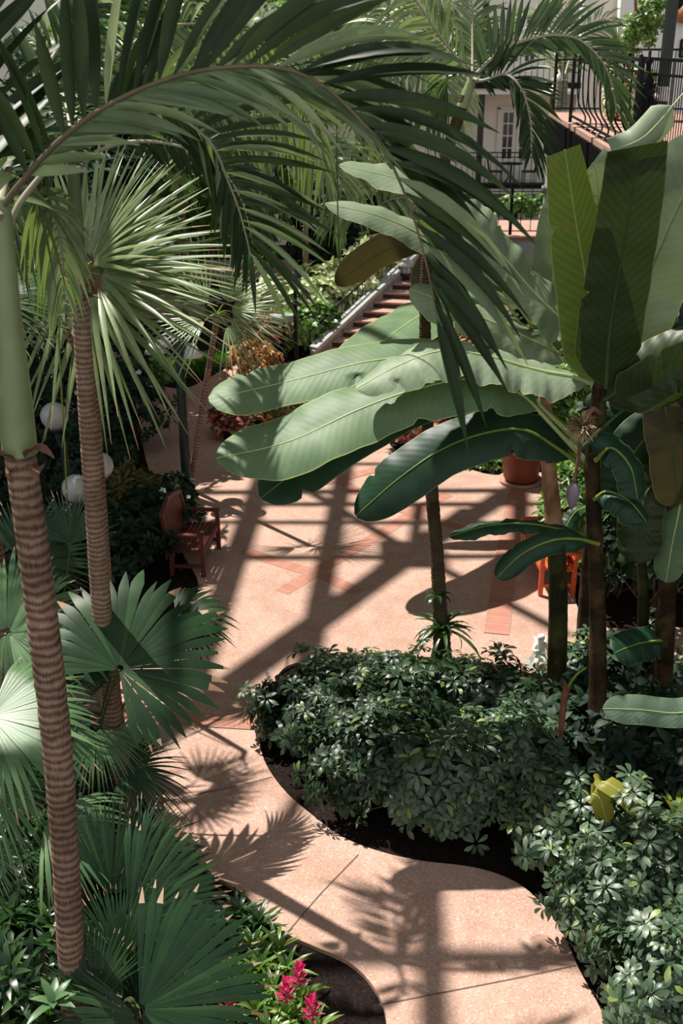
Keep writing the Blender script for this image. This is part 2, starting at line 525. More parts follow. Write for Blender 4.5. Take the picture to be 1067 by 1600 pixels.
def lathe(mb, prof, center, seg=24, mat=0, axis=None):
    """prof: list of (radius, height)"""
    pr = np.asarray(prof, float)
    th = np.linspace(0, 2 * PI, seg, endpoint=False)
    V = np.stack([pr[:, 0, None] * np.cos(th), pr[:, 0, None] * np.sin(th), np.repeat(pr[:, 1, None], seg, 1)], -1) + np.asarray(center)
    n = len(pr)
    i = np.arange(n - 1)[:, None]
    j = np.arange(seg)[None, :]
    k = (j + 1) % seg
    mb.add(V, np.stack([i * seg + j, i * seg + k, (i + 1) * seg + k, (i + 1) * seg + j], -1).reshape(-1, 4), mat)


BOXF = np.array([[0, 2, 3, 1], [4, 5, 7, 6], [0, 1, 5, 4], [2, 6, 7, 3], [0, 4, 6, 2], [1, 3, 7, 5]])


def box(mb, c, size, ax=None, mat=0):
    """box round c; ax = 3 unit vectors (rows) of its own axes"""
    s = np.asarray(size, float) / 2
    ax = np.eye(3) if ax is None else np.asarray(ax, float)
    k = np.array([[x, y, z] for z in (-1, 1) for y in (-1, 1) for x in (-1, 1)], float) * s
    V = np.asarray(c, float) + k @ ax
    # each face gets its own vertices and metre-scaled uv
    for f, (a, b) in zip(BOXF, ((0, 1), (0, 1), (0, 2), (0, 2), (1, 2), (1, 2))):
        mb.add(V[f], np.array([[0, 1, 2, 3]]), mat, k[f][:, (a, b)])


def bar(mb, a, b, w, h=None, mat=0, up=(0, 0, 1)):
    a, b = np.asarray(a, float), np.asarray(b, float)
    d = b - a
    L = np.linalg.norm(d)
    x = d / L
    u = np.asarray(up, float)
    if abs(x @ u) > 0.98:
        u = np.array([0, 1.0, 0])
    y = norm(np.cross(u, x))
    z = np.cross(x, y)
    box(mb, (a + b) / 2, (L, w, h or w), np.stack([x, y, z]), mat)


def frames(c, hint0, hint1=None):
    T = tangents(c)
    n = len(c)
    h0 = norm(hint0)
    h1 = norm(hint1 if hint1 is not None else hint0)
    t = np.linspace(0, 1, n)[:, None]
    H = norm(h0 * (1 - t) + h1 * t)
    N = norm(H - T * np.sum(H * T, 1, keepdims=True))
    return T, N, np.cross(T, N)
# ------------------------------------------------------------------ plant generators
def frond(parent, pts, n, L, w, mat, rows, droop=0.25, hint=(0, -1, 0.4), t0=0.12, rad=(0.03, 0.004), rmat='rachis', name='frond', twist=0.0, taper=0.5, vfold=0.22, hint1=None, mat2=None, p2=0.0):
    """feather leaf: rachis curve plus two rows of folded leaflets; rows = [(sign, angle at base, angle at tip, lift, length)]"""
    N = 80
    c = spline(pts, N)
    T, Nn, Sd = frames(c, hint, hint1)
    mb = MB()
    K = 7
    s = np.linspace(0, 1, K)
    prof = np.interp(s, [0, 0.12, 0.4, 0.65, 1], [0.10, 0.62, 1.0, 0.85, 0.03])
    for row in rows:
        sign, a0, a1, lift, lsc = row[:5]
        u0, u1 = row[5:7] if len(row) > 5 else (0, 1)
        alt = len(row) > 7
        for i in range(n):
            t = t0 + (1 - t0) * (i + 0.5 + rng.uniform(-0.25, 0.25)) / n
            k = t * (N - 1)
            i0 = min(int(k), N - 2)
            fr = k - i0
            p = c[i0] * (1 - fr) + c[i0 + 1] * fr
            tt, nn, ss = T[i0], Nn[i0], Sd[i0]
            u = (t - t0) / (1 - t0)
            if not u0 <= u <= u1:
                continue
            aa = np.interp(u, (0, .45, .85, 1), a0) if isinstance(a0, tuple) else a0 + (a1 - a0) * u
            al = math.radians(aa + rng.uniform(-6, 6))
            lf = math.radians(lift + rng.uniform(-9, 9))
            d = math.cos(al) * tt + math.sin(al) * (sign * ss * math.cos(lf) + nn * math.sin(lf))
            ll = L * lsc * min(1.0, 0.6 + 1.9 * u) * (1 - taper * u ** 2.5) * rng.uniform(0.88, 1.08)
            dr = droop * rng.uniform(0.6, 1.5) * (0.55 + 1.1 * u)
            q = p + d * ll * s[:, None] + np.array([0, 0, -1.0]) * (dr * ll * s[:, None] ** 2.2)
            td = tangents(q)
            wd = tt - d * (tt @ d)
            tw = twist + rng.uniform(-0.55, 0.55)
            wd = norm(wd) * math.cos(tw) + norm(np.cross(d, wd)) * math.sin(tw)
            wd = norm(wd - td * (td @ wd)[:, None])
            ln = np.cross(td, wd)
            hw = (w * (0.3 if alt else 0.5) * prof * (0.62 + 0.38 * (1 - u)))[:, None]
            up = np.sign(ln[:, 2:3] + 1e-6)
            V = np.stack([q - wd * hw + ln * hw * vfold * up, q - ln * hw * vfold * up, q + wd * hw + ln * hw * vfold * up], 1)
            idx = np.arange(K - 1)[:, None] * 3 + np.array([0, 1])
            idx = idx.reshape(-1)
            Fq = np.stack([idx, idx + 1, idx + 4, idx + 3], 1)
            mb.add(V, Fq, 1 if mat2 and (alt or rng.uniform() < p2) else 0)  # paler leaflets carry the sheen of lit blades in their colour
    o = mb.build(name, [M[mat], M[mat2 or mat]], parent)
    r = MB()
    tube(r, c, rad, 7, 36)
    r.build('rachis', M[rmat], o)
    return o


def fan_leaf(parent, hub, direction, normal, R, spread=230, nseg=30, split=0.5, droop=0.35, mat='fan_dark', base=None, tip=True, prad=0.014, pmat='petiole_dark', fold=0.028, name='leaf', cup=0.12, wob=0.06):
    """fan leaf: pleated segments joined round the hub and split towards the tips, dry brown ends, petiole to base"""
    hub = np.asarray(hub, float)
    nn = norm(normal)
    X = np.asarray(direction, float)
    X = norm(X - nn * (X @ nn))
    Y = np.cross(nn, X)
    mb = MB()
    half = math.radians(spread) / 2
    dth = 2 * half / nseg
    K = 14
    s = np.linspace(0.04, 1, K)
    for i in range(nseg):
        th = -half + dth * (i + 0.5)
        rr = R * (0.62 + 0.38 * math.cos(th * 0.62)) * rng.uniform(1 - wob * 1.5, 1 + wob)
        r = s * rr
        spl = split * rr * rng.uniform(0.9, 1.1)
        wj = np.tan(dth / 2) * r * 1.03
        wt = np.tan(dth / 2) * spl * np.clip((rr - r) / max(rr - spl, 1e-6), 0.03, 1) ** 0.75
        hw = np.where(r <= spl, wj, np.minimum(wj, wt))[:, None]
        th2 = th + rng.uniform(-0.02, 0.02)
        d = X * math.cos(th2) + Y * math.sin(th2)
        e = -X * math.sin(th2) + Y * math.cos(th2)
        over = np.clip((r - spl * 0.8) / rr, 0, None)[:, None]
        dr = droop * rng.uniform(0.5, 1.6)
        q = hub + d * r[:, None] + nn * (cup * r * (1 - r / rr))[:, None] + np.array([0, 0, -1.0]) * (dr * rr * over ** 1.7)
        z = 1 if i % 2 else -1
        V = np.stack([q - e * hw, q + nn * hw * fold * 2.2, q + e * hw], 1)
        idx = (np.arange(K - 1)[:, None] * 3 + np.array([0, 1])).reshape(-1)
        Fq = np.stack([idx, idx + 1, idx + 4, idx + 3], 1)
        if tip and rng.uniform() < 0.5:
            kk = 2 if rng.uniform() < .7 else 4
            mb.add(V, Fq[:-kk], 0)
            mb.add(V, Fq[-kk:], 1)
        else:
            mb.add(V, Fq, 0)
    o = mb.build(name, [M[mat], M['dry']], parent)
    if base is not None:
        base = np.asarray(base, float)
        mid = (hub + base) / 2 + np.array([0, 0, 0.12 * np.linalg.norm(hub - base)])
        r = MB()
        tube(r, [base, mid, hub - nn * 0.01], [prad * 1.7, prad, prad * 0.8], 6, 12)
        r.build('petiole', M[pmat], o)
    return o


def banana_leaf(parent, pts, w, hint, mat='ban', start=0.12, fold=0.12, curl=-0.25, wave=0.05, freq=5.0, tears=4, hint1=None, rad=(0.026, 0.004), wl=1.0, wr=1.0, tipcut=False, rmat='midrib', tipround=0.2, narrow=0.0):
    """big paddle leaf: blade either side of the midrib, edges waved and torn; pts run from petiole to tip"""
    NT = 64
    if mat in ('ban_dark', 'ban_thin2', 'ban_brown') and rmat == 'midrib':
        rmat = 'petiole_dark' if mat != 'ban_dark' else 'petiole'
    c = spline(pts, NT)
    T, N, Sd = frames(c, hint, hint1)
    i0 = int(start * NT)
    t = np.linspace(0, 1, NT - i0)
    pw = np.minimum(1, (t / 0.16 + 0.02) ** 0.6)
    tail = np.clip((t - (1 - tipround)) / tipround, 0, 1)
    if not tipcut:
        pw = pw * np.sqrt(np.clip(1 - tail ** 2 * 0.985, 0, 1))
    pw = pw * (1 - narrow * t ** 2)
    J = 6
    u = np.linspace(-1, 1, 2 * J + 1)
    notch = {-1: np.ones_like(t), 1: np.ones_like(t)}
    for k in range(tears):
        sd = random.choice((-1, 1))
        tc = random.uniform(0.12, 0.9)
        notch[sd] = notch[sd] * (1 - random.uniform(0.15, 0.5) * np.exp(-((t - tc) / 0.012) ** 2))
    ph = random.uniform(0, 6)
    L = np.linalg.norm(np.diff(c, axis=0), axis=1).sum()
    V, UV = [], []
    for uu in u:
        sd = -1 if uu < 0 else 1
        a = abs(uu)
        ww = w * pw * (wl if sd < 0 else wr) * (notch[sd] if a > 0.55 else 1)
        off = fold * a + curl * a ** 2 + wave * a * np.sin(2 * PI * freq * t + ph * sd) + 0.4 * wave * a * np.sin(2 * PI * freq * 2.7 * t + ph)
        lat = np.sqrt(np.clip(1 - (fold + curl * a) ** 2, 0.3, 1))
        V.append(c[i0:] + Sd[i0:] * (ww * uu * lat)[:, None] + N[i0:] * (off * ww)[:, None])
        UV.append(np.stack([np.full_like(t, (uu + 1) / 2), t * L / 3.0], 1))
    V = np.stack(V, 1)
    UV = np.stack(UV, 1)
    n, m = V.shape[:2]
    i = np.arange(n - 1)[:, None]
    j = np.arange(m - 1)[None, :]
    Fq = np.stack([i * m + j, i * m + j + 1, (i + 1) * m + j + 1, (i + 1) * m + j], -1).reshape(-1, 4)
    mb = MB()
    mb.add(V, Fq, 0, UV)
    o = mb.build('leaf', M[mat], parent)
    r = MB()
    tube(r, c, [rad[0], rad[0] * 0.6, rad[0] * 0.4, rad[0] * 0.26, rad[1]], 7, 40)
    r.build('midrib', M[rmat], o)
    return o


# ---- leaf clusters scattered over a bush
def blade(L, w, bend, K=4, fold=0.15, x0=0.0, shape=((0, .25, .6, 1), (.15, .9, 1.0, .04))):
    """one leaf along +X, normal +Z"""
    s = np.linspace(0, 1, K + 1)
    hw = w / 2 * np.interp(s, *shape)
    ang = bend * s
    x = x0 + L * np.concatenate([[0], np.cumsum(np.cos(ang[:-1]) / K)])
    z = -L * np.concatenate([[0], np.cumsum(np.sin(ang[:-1]) / K)])
    V = np.stack([np.stack([x, -hw, z + fold * hw], 1), np.stack([x, 0 * x, z], 1), np.stack([x, hw, z + fold * hw], 1)], 1).reshape(-1, 3)
    idx = (np.arange(K)[:, None] * 3 + np.array([0, 1])).reshape(-1)
    return V, np.stack([idx, idx + 1, idx + 4, idx + 3], 1)


def rotz(a):
    c, s = math.cos(a), math.sin(a)
    return np.array([[c, -s, 0], [s, c, 0], [0, 0, 1]])


def roty(a):
    c, s = math.cos(a), math.sin(a)
    return np.array([[c, 0, s], [0, 1, 0], [-s, 0, c]])


def cluster(nl, L, w, bend, tilt, K=4, spread=2 * PI, x0=0.01, jit=0.25, shape=None, lvar=0.15):
    Vs, Fs, n = [], [], 0
    for i in range(nl):
        kw = dict(shape=shape) if shape else {}
        V, Fq = blade(L * random.uniform(1 - lvar, 1 + lvar), w, bend * random.uniform(0.6, 1.4), K, x0=x0, **kw)
        V = V @ roty(-tilt + random.uniform(-jit, jit)).T @ rotz(spread * i / nl + random.uniform(-jit, jit)).T
        Vs.append(V)
        Fs.append(Fq + n)
        n += len(V)
    return np.vstack(Vs), np.vstack(Fs)


OB = ((0, .2, .6, .85, 1), (.12, .5, 1.0, .8, .1))
STRAP = ((0, .3, .7, 1), (.9, 1.0, .8, .05))
TPL = {
    'scheff': [cluster(8, 0.15, 0.062, 0.9, 0.15, 4, x0=0.03, shape=OB) for _ in range(5)],
    'round': [cluster(5, 0.11, 0.075, 0.6, 0.5, 3, x0=0.02) for _ in range(4)],
    'ovate': [cluster(5, 0.17, 0.075, 0.7, 0.45, 4, x0=0.02) for _ in range(4)],
    'lance': [cluster(7, 0.26, 0.06, 0.9, 0.7, 4, x0=0.01) for _ in range(4)],
    'ivy': [cluster(4, 0.09, 0.07, 0.5, 0.3, 2, x0=0.015) for _ in range(3)],
}


def scatter(mb, tpls, Pn, Nn, scale, mat=0):
    Nn = norm(Nn)
    for k, (p, nrm) in enumerate(zip(Pn, Nn)):
        V, Fq = tpls[k % len(tpls)]
        ref = np.array([1.0, 0, 0]) if abs(nrm[0]) < 0.8 else np.array([0, 1.0, 0])
        x = norm(np.cross(ref, nrm))
        R = np.stack([x, np.cross(nrm, x), nrm], 0)
        a = rng.uniform(0, 2 * PI)
        mb.add((V @ rotz(a).T) @ R * (scale * rng.uniform(0.75, 1.2)) + p, Fq, mat)


def shell(n, c, r, low=-0.2, inner=0.72, lump=0.16):
    """points and normals over a lumpy ellipsoid"""
    d = norm(rng.normal(size=(n * 3, 3)))
    d = d[d[:, 2] > low][:n]
    ph = rng.uniform(0, 6, 6)
    lm = 1 + lump * (np.sin(d[:, 0] * 5 + ph[0]) * np.sin(d[:, 1] * 5 + ph[1]) + np.sin(d[:, 2] * 6 + ph[2]) * np.sin(d[:, 0] * 8 + ph[3]))
    rad = (inner + (1 - inner) * rng.uniform(0, 1, len(d)) ** 0.5) * lm
    Pn = np.asarray(c) + d * rad[:, None] * np.asarray(r)
    Nn = norm(norm(d / np.asarray(r)) + np.array([0, -0.1, 0.55]) + rng.normal(size=d.shape) * 0.32)
    return Pn, Nn


def bush(name, label, cat, base, r, n, tpl, mat, scale=1.0, h=None, group=None, nst=7, lump=0.16, low=-0.25, extra=None, inner=0.7, twig='twig'):
    """bush: stems from the ground and a leafy crown; r = half sizes, h = height of crown centre"""
    base = np.asarray(base, float)
    r = np.asarray(r, float)
    h = r[2] * 0.8 if h is None else h
    c = base + np.array([0, 0, h])
    root = thing(name, label, cat, base, group)
    Pn, Nn = shell(n, c, r, low, inner, lump)
    keep = Pn[:, 2] > base[2] + 0.02
    Pn, Nn = Pn[keep], Nn[keep]
    mb = MB()
    scatter(mb, TPL[tpl], Pn, Nn, scale)
    mb.build('foliage', M[mat], root)
    st = MB()
    for k in range(nst):
        e = Pn[int(rng.integers(len(Pn)))]
        m = base + (e - base) * 0.5 + rng.normal(size=3) * 0.06
        m[2] = max(m[2], base[2] + 0.05)
        b = base + np.array([rng.uniform(-.12, .12), rng.uniform(-.12, .12), -0.02])
        tube(st, [b, m, e], [0.022, 0.014, 0.005], 5, 8)
    st.build('stem', M[twig], root)
    if extra:
        em, et, en, es = extra
        Pb, Nb = shell(en, c, r * 1.04, 0.0, 0.95, lump)
        for p, q in zip(Pb, Nb):
            fm = MB()
            scatter(fm, [et], [p], [q + np.array([0, -0.8, 0])], es)
            fm.build('blossom', M[em], root)
    return root


PETAL = cluster(5, 0.035, 0.035, 0.2, 0.3, 2, x0=0.004, jit=0.05)


def rosette(name, label, cat, base, nl, L, w, mat, tilt=(1.2, 0.35), bend=1.1, flower=None, group=None, fh=0.3):
    """strap-leaved rosette, leaves arching from the middle"""
    root = thing(name, label, cat, base, group)
    mb = MB()
    for i in range(nl):
        f = i / max(1, nl - 1)
        V, Fq = blade(L * random.uniform(0.7, 1.1) * (0.75 + 0.25 * f), w, bend * random.uniform(0.6, 1.3), 6, 0.3, 0.015, STRAP)
        V = V @ roty(-(tilt[0] + (tilt[1] - tilt[0]) * f)).T @ rotz(i * 2.4 + random.uniform(-.2, .2)).T
        mb.add(V + np.asarray(base), Fq)
    mb.build('foliage', M[mat], root)
    if flower:
        b = np.asarray(base, float)
        st = MB()
        tube(st, [b, b + [0, 0, fh]], [0.012, 0.008], 6, 4)
        f = st.build('flower_stalk', M['petiole'], root)
        fm = MB()
        for lv in range(6):
            V, Fq = cluster(5, 0.10 - lv * 0.006, 0.03, 0.35, 0.5 + lv * 0.12, 3, x0=0.008, jit=0.15)
            fm.add(V @ rotz(lv * 0.7).T + b + np.array([0, 0, fh - 0.12 + lv * 0.035]), Fq)
        fm.build('bract', M[flower], f)
    return root


def trunk(parent, pts, radii, mat, name='trunk', seg=18, n=60, lumps=0.02, rings=0, ringd=0.02):
    mb = MB()
    c = spline(pts, n)
    r = np.interp(np.linspace(0, 1, n), np.linspace(0, 1, len(radii)), radii) * (1 + rng.normal(size=n) * lumps)
    if rings:
        r = r * (1 + ringd * np.sign(np.sin(np.linspace(0, rings * 2 * PI, n))))
    tube(mb, c, r, seg, n)
    return mb.build(name, M[mat], parent)
# ------------------------------------------------------------------ ground, paving, roof
mb = MB()
V = [(-26, -3, -0.02), (26, -3, -0.02), (26, 52, -0.02), (-26, 52, -0.02)]
mb.add(V, [[0, 1, 2, 3]], 0, [(v[0], v[1]) for v in V])
struct(mb.build('floor', M['soil'], None, False), 'dark planting soil under the whole garden')

OUT = [(612, 1720), (606, 1620), (598, 1570), (575, 1530), (540, 1500), (490, 1478), (450, 1460), (415, 1435), (385, 1400), (340, 1370), (290, 1330), (240, 1270), (205, 1200), (180, 1130),
       (190, 1060), (230, 1000), (290, 960), (310, 910), (285, 860), (262, 800), (235, 740), (222, 690), (214, 640), (212, 606), (245, 603), (292, 606), (345, 580), (385, 558), (420, 548), (428, 560),
       (400, 590), (375, 630), (350, 668), (360, 692), (420, 690), (500, 652), (512, 610), (485, 575), (492, 552), (640, 552), (645, 610), (618, 645), (607, 690), (640, 714), (700, 722),
       (770, 742), (850, 738), (880, 748), (893, 800), (895, 880), (905, 955), (960, 982), (1090, 985), (1090, 1062), (985, 1062), (900, 1060), (830, 1052), (760, 1035), (700, 1028), (600, 1025),
       (520, 1028), (450, 1040), (425, 1075), (408, 1130), (410, 1180), (440, 1230), (490, 1275), (540, 1310), (600, 1332), (660, 1345), (740, 1355), (800, 1375), (845, 1410), (880, 1460),
       (905, 1515), (935, 1570), (955, 1620), (975, 1720)]
pts = np.array([G(x, y, 0.03) for x, y in OUT])
cl = []
n0 = len(pts)
for i in range(n0):
    a, b, c, d = pts[i - 1], pts[i], pts[(i + 1) % n0], pts[(i + 2) % n0]
    for t in np.linspace(0, 1, 5, endpoint=False):
        cl.append(0.5 * (2 * b + (c - a) * t + (2 * a - 5 * b + 4 * c - d) * t ** 2 + (3 * b - a - 3 * c + d) * t ** 3))
bm = bmesh.new()
vs = [bm.verts.new(Vector(p)) for p in cl]
f = bm.faces.new(vs)
if f.normal.z < 0:
    bmesh.ops.reverse_faces(bm, faces=[f])
bm.normal_update()
r = bmesh.ops.extrude_face_region(bm, geom=list(bm.faces))
bmesh.ops.translate(bm, verts=[e for e in r['geom'] if isinstance(e, bmesh.types.BMVert)], vec=(0, 0, -0.045))
bmesh.ops.triangulate(bm, faces=list(bm.faces))
bmesh.ops.recalc_face_normals(bm, faces=list(bm.faces))
me = bpy.data.meshes.new('floor_paving')
bm.to_mesh(me)
bm.free()
me.materials.append(M['concrete'])
o = bpy.data.objects.new('floor_paving', me)
COL.objects.link(o)
struct(o, 'pink exposed aggregate plaza and winding garden path')


def band(pl, w, z=0.034):
    q = spline([G(x, y, z) for x, y in pl], 24)
    T = tangents(q)
    Sd = np.cross(T, [0, 0, 1.0]) * w / 2
    L = np.concatenate([[0], np.cumsum(np.linalg.norm(np.diff(q, axis=0), axis=1))])
    V = np.stack([q - Sd, q + Sd], 1)
    uv = np.stack([np.stack([L, 0 * L + .004], 1), np.stack([L, 0 * L + .096], 1)], 1)
    i = np.arange(23) * 2
    b = MB()
    b.add(V, np.stack([i, i + 1, i + 3, i + 2], 1), 0, uv)
    struct(b.build('floor_brick_band', M['brick'], None, False), 'row of red bricks inlaid in the paving')


for k, (pl, w) in enumerate((([(700, 772), (671, 786), (590, 836), (506, 886), (440, 925)], .24), ([(379, 859), (440, 880), (506, 900), (560, 925)], .24), ([(470, 715), (520, 745), (565, 770), (640, 800), (720, 825)], .24),
                             ([(640, 722), (585, 734), (530, 748), (440, 768)], .24), ([(812, 760), (803, 800), (793, 860), (783, 935), (775, 990)], .34), ([(180, 1108), (260, 1118), (340, 1126), (425, 1131)], .26))):
    band(pl, w, 0.034 + 0.0012 * k)

def joint(pl, w=.014):
    q = spline([G(x, y, 0.0335) for x, y in pl], 12)
    Sd = np.cross(tangents(q), [0, 0, 1.0]) * w / 2
    b = MB()
    i = np.arange(11) * 2
    b.add(np.stack([q - Sd, q + Sd], 1), np.stack([i, i + 1, i + 3, i + 2], 1))
    struct(b.build('floor_joint', M['joint'], None, False), 'thin dark joint in the paving')


joint([(592, 1570), (700, 1549), (812, 1527), (900, 1508)])
joint([(440, 1468), (470, 1432), (505, 1392), (560, 1335)])
joint([(215, 1262), (295, 1244), (360, 1230), (425, 1214)])
joint([(680, 1030), (676, 900), (672, 800)], .01)
mm = MB()
th_ = np.linspace(0, 2 * PI, 20, endpoint=False)
gq = G(846, 1471, 0.0336)
mm.add(np.vstack([gq + np.stack([.105 * np.cos(th_), .085 * np.sin(th_), 0 * th_], 1), gq[None]]), [[k, (k + 1) % 20, 20] for k in range(20)])
struct(mm.build('floor_stain', M['stain'], None, False), 'round brown stain on the path')
ROOF_Z = 17.0


def roof_pt(px, py):
    g = G(px, py, 0.03)
    return g - SUN * ((ROOF_Z - g[2]) / -SUN[2])


def roof_beam(a, b, w, ext=0.0):
    A, B = roof_pt(*a), roof_pt(*b)
    d = norm(B - A)
    m = MB()
    bar(m, A - d * ext, B + d * ext, w, w * 0.9)
    struct(m.build('ceiling_beam', M['whitemetal'], None, False), 'steel member of the skylight frame')


for a, b, w, e in (((400, 780), (350, 925), .30, 2.5), ((553, 655), (523, 815), .26, 1.5), ((523, 815), (481, 1034), .26, 2.0), ((413, 769), (847, 766), .17, 4), ((413, 788), (847, 788), .15, 4),
                   ((360, 816), (665, 817), .13, 4), ((340, 872), (830, 869), .15, 4), ((500, 725), (625, 725), .13, 3), ((500, 686), (640, 686), .13, 3), ((793, 771), (645, 864), .30, 0.8),
                   ((645, 864), (389, 1049), .32, 2.0), ((457, 752), (645, 864), .18, 0.6), ((645, 864), (835, 965), .18, 0.6), ((645, 865), (655, 790), .16, 0.0), ((814, 770), (812, 850), .22, 0.5), ((672, 1420), (681, 1640), .20, 1.0),
                   ((560, 1496), (900, 1497), .17, 3.0), ((300, 1110), (430, 1108), .15, 2.0), ((380, 1400), (420, 1330), .14, 1.0)):
    roof_beam(a, b, w, e)
m = MB()
q = roof_pt(645, 866)
box(m, q, (1.0, 0.95, 0.12))
struct(m.build('ceiling_joint', M['whitemetal'], None, False), 'gusset plate where skylight members meet')

# lawn strip beside the far left path
lp = spline([G(x, y, 0.0) for x, y in ((205, 596), (250, 590), (300, 592), (345, 568), (395, 545))], 40)
mb = MB()
for k in range(2600):
    i = int(rng.integers(40))
    b = lp[i] + np.array([rng.uniform(-.3, .3), rng.uniform(0.05, 1.6), 0])
    hgt = rng.uniform(.08, .16)
    a = rng.uniform(0, PI)
    e = np.array([math.cos(a), math.sin(a), 0]) * 0.02
    mb.add([b - e, b + e, b + [rng.normal() * .03, rng.normal() * .03, hgt]], [[0, 1, 2]])
tag(mb.build('lawn_grass', M['grass'], None, False), 'strip of bright green grass along the far left path', 'grass', kind='stuff')

# ------------------------------------------------------------------ building at the back
YB = 43.0
xb = lambda px, py=150: float(P(px, py, YB)[0])
zb = lambda py: float(P(533, py, YB)[2])


def wall(name, x0, x1, y0, y1, z0, z1, mat, label=None):
    m = MB()
    box(m, ((x0 + x1) / 2, (y0 + y1) / 2, (z0 + z1) / 2), (x1 - x0, y1 - y0, z1 - z0))
    return struct(m.build(name, M[mat], None, False), label)


wall('wall_back', -16, xb(950), YB, YB + 0.3, -0.02, 8.9, 'wall', 'beige painted wall of the balcony building')
wall('wall_right', xb(950), 19, YB - 0.7, YB + 0.3, -0.02, 8.9, 'wall_pale', 'paler wall standing forward on the right')
wall('trim_1', xb(893), xb(901), YB - 0.9, YB - 0.002, 0, 8.9, 'wall_pale', 'pale pier beside the balconies')
Z1, Z2 = zb(283), zb(132)
for k, (z, n_) in enumerate(((Z1, 'balcony_slab_lower'), (Z2, 'balcony_slab_upper'))):
    m = MB()
    box(m, ((xb(690) + xb(893)) / 2, YB - 0.75, z - 0.13), (xb(893) - xb(690), 1.48, 0.26))
    struct(m.build('floor_balcony', M['white'], None, False), ('white lower balcony slab', 'white upper balcony slab')[k])
    m = MB()
    box(m, ((xb(690) + xb(893)) / 2, YB - 1.52, z + 0.03), (xb(893) - xb(690), 0.06, 0.2))
    struct(m.build('trim_2', M['black'], None, False), 'black edge strip of the balcony')
m = MB()
bar(m, (xb(746), YB - 1.35, 0), (xb(746), YB - 1.35, 8.9), 0.2)
struct(m.build('trim_3', M['greenpost'], None, False), 'dark vertical post in front of the balconies')


def french_door(name, px0, px1, py0, py1, rows, label, y=YB):
    x0, x1, z0, z1 = xb(px0), xb(px1), zb(py1), zb(py0)
    root = thing(name, label, 'door', ((x0 + x1) / 2, y, z0))
    root['kind'] = 'structure'
    m = MB()
    for xx in (x0, x1):
        bar(m, (xx, y - .04, z0), (xx, y - .04, z1), .1, .08)
    bar(m, (x0 - .05, y - .04, z1), (x1 + .05, y - .04, z1), .08, .12)
    m.build('door_frame', M['white'], root, False)
    xm = (x0 + x1) / 2
    for a, b in ((x0 + .05, xm - .01), (xm + .01, x1 - .05)):
        m = MB()
        w, h = b - a, z1 - z0
        for xx in (a + .06, b - .06):
            bar(m, (xx, y - .03, z0), (xx, y - .03, z1 - .06), .12, .05)
        bar(m, ((a + b) / 2, y - .035, z0 + h * .28), ((a + b) / 2, y - .035, z1 - .1), .035, .04, up=(0, 1, 0))
        for k in range(rows + 1):
            zz = z0 + h * .28 + (h * .72 - .12) * k / rows
            bar(m, (a, y - .034, zz), (b, y - .034, zz), .04, .04 if 0 < k < rows else .1)
        box(m, ((a + b) / 2, y - .03, z0 + h * .13), (w, .04, h * .26))
        lf = m.build('door_leaf', M['white'], root, False)
        g = MB()
        box(g, ((a + b) / 2, y - .015, z0 + h * .63), (w - .2, .01, h * .7))
        g.build('pane', M['glass'], lf, False)
    return root


french_door('door_1', 781, 838, 168, 281, 4, 'white french door with dark panes behind the lower balcony')
french_door('door_2', 783, 838, 12, 131, 4, 'white french door behind the upper balcony')


def sash(name, px0, px1, py0, py1, label, y=YB):
    x0, x1, z0, z1 = xb(px0), xb(px1), zb(py1), zb(py0)
    root = thing(name, label, 'window', ((x0 + x1) / 2, y, z0))
    root['kind'] = 'structure'
    m = MB()
    for xx in (x0, x1, (x0 + x1) / 2):
        bar(m, (xx, y - .03, z0), (xx, y - .03, z1), .07, .08)
    for zz in (z0, z1, (z0 + z1) / 2):
        bar(m, (x0, y - .03, zz), (x1, y - .03, zz), .08, .07)
    m.build('window_frame', M['black'], root, False)
    m = MB()
    box(m, ((x0 + x1) / 2, y - .012, (z0 + z1) / 2), (x1 - x0, .01, z1 - z0))
    m.build('pane', M['blind'], root, False)


sash('window_1', 868, 880, 66, 126, 'narrow dark window on the upper floor beside the pale pier')
sash('window_2', 1046, 1075, 62, 88, 'dark window on the pale right wall', YB - 0.7)
sash('window_3', 800, 818, 318, 342, 'low dark window behind the planting, right one', YB)
sash('window_4', 766, 780, 318, 342, 'low dark window behind the planting, left one', YB)
# wall lamp on the far right
q = P(1066, 22, YB - 0.75)
r0 = thing('wall_lamp', 'small amber wall lamp high on the pale right wall', 'lamp', q)
m = MB()
lathe(m, [(0.02, -.3), (.2, -.25), (.24, .1), (.02, .3)], q + np.array([0, -.15, 0]), 10)
m.build('lamp_shade', M['croton_orange'], r0)
m = MB()
box(m, q + np.array([0, -.02, 0.3]), (.4, .1, .5))
m.build('bracket', M['black'], r0)


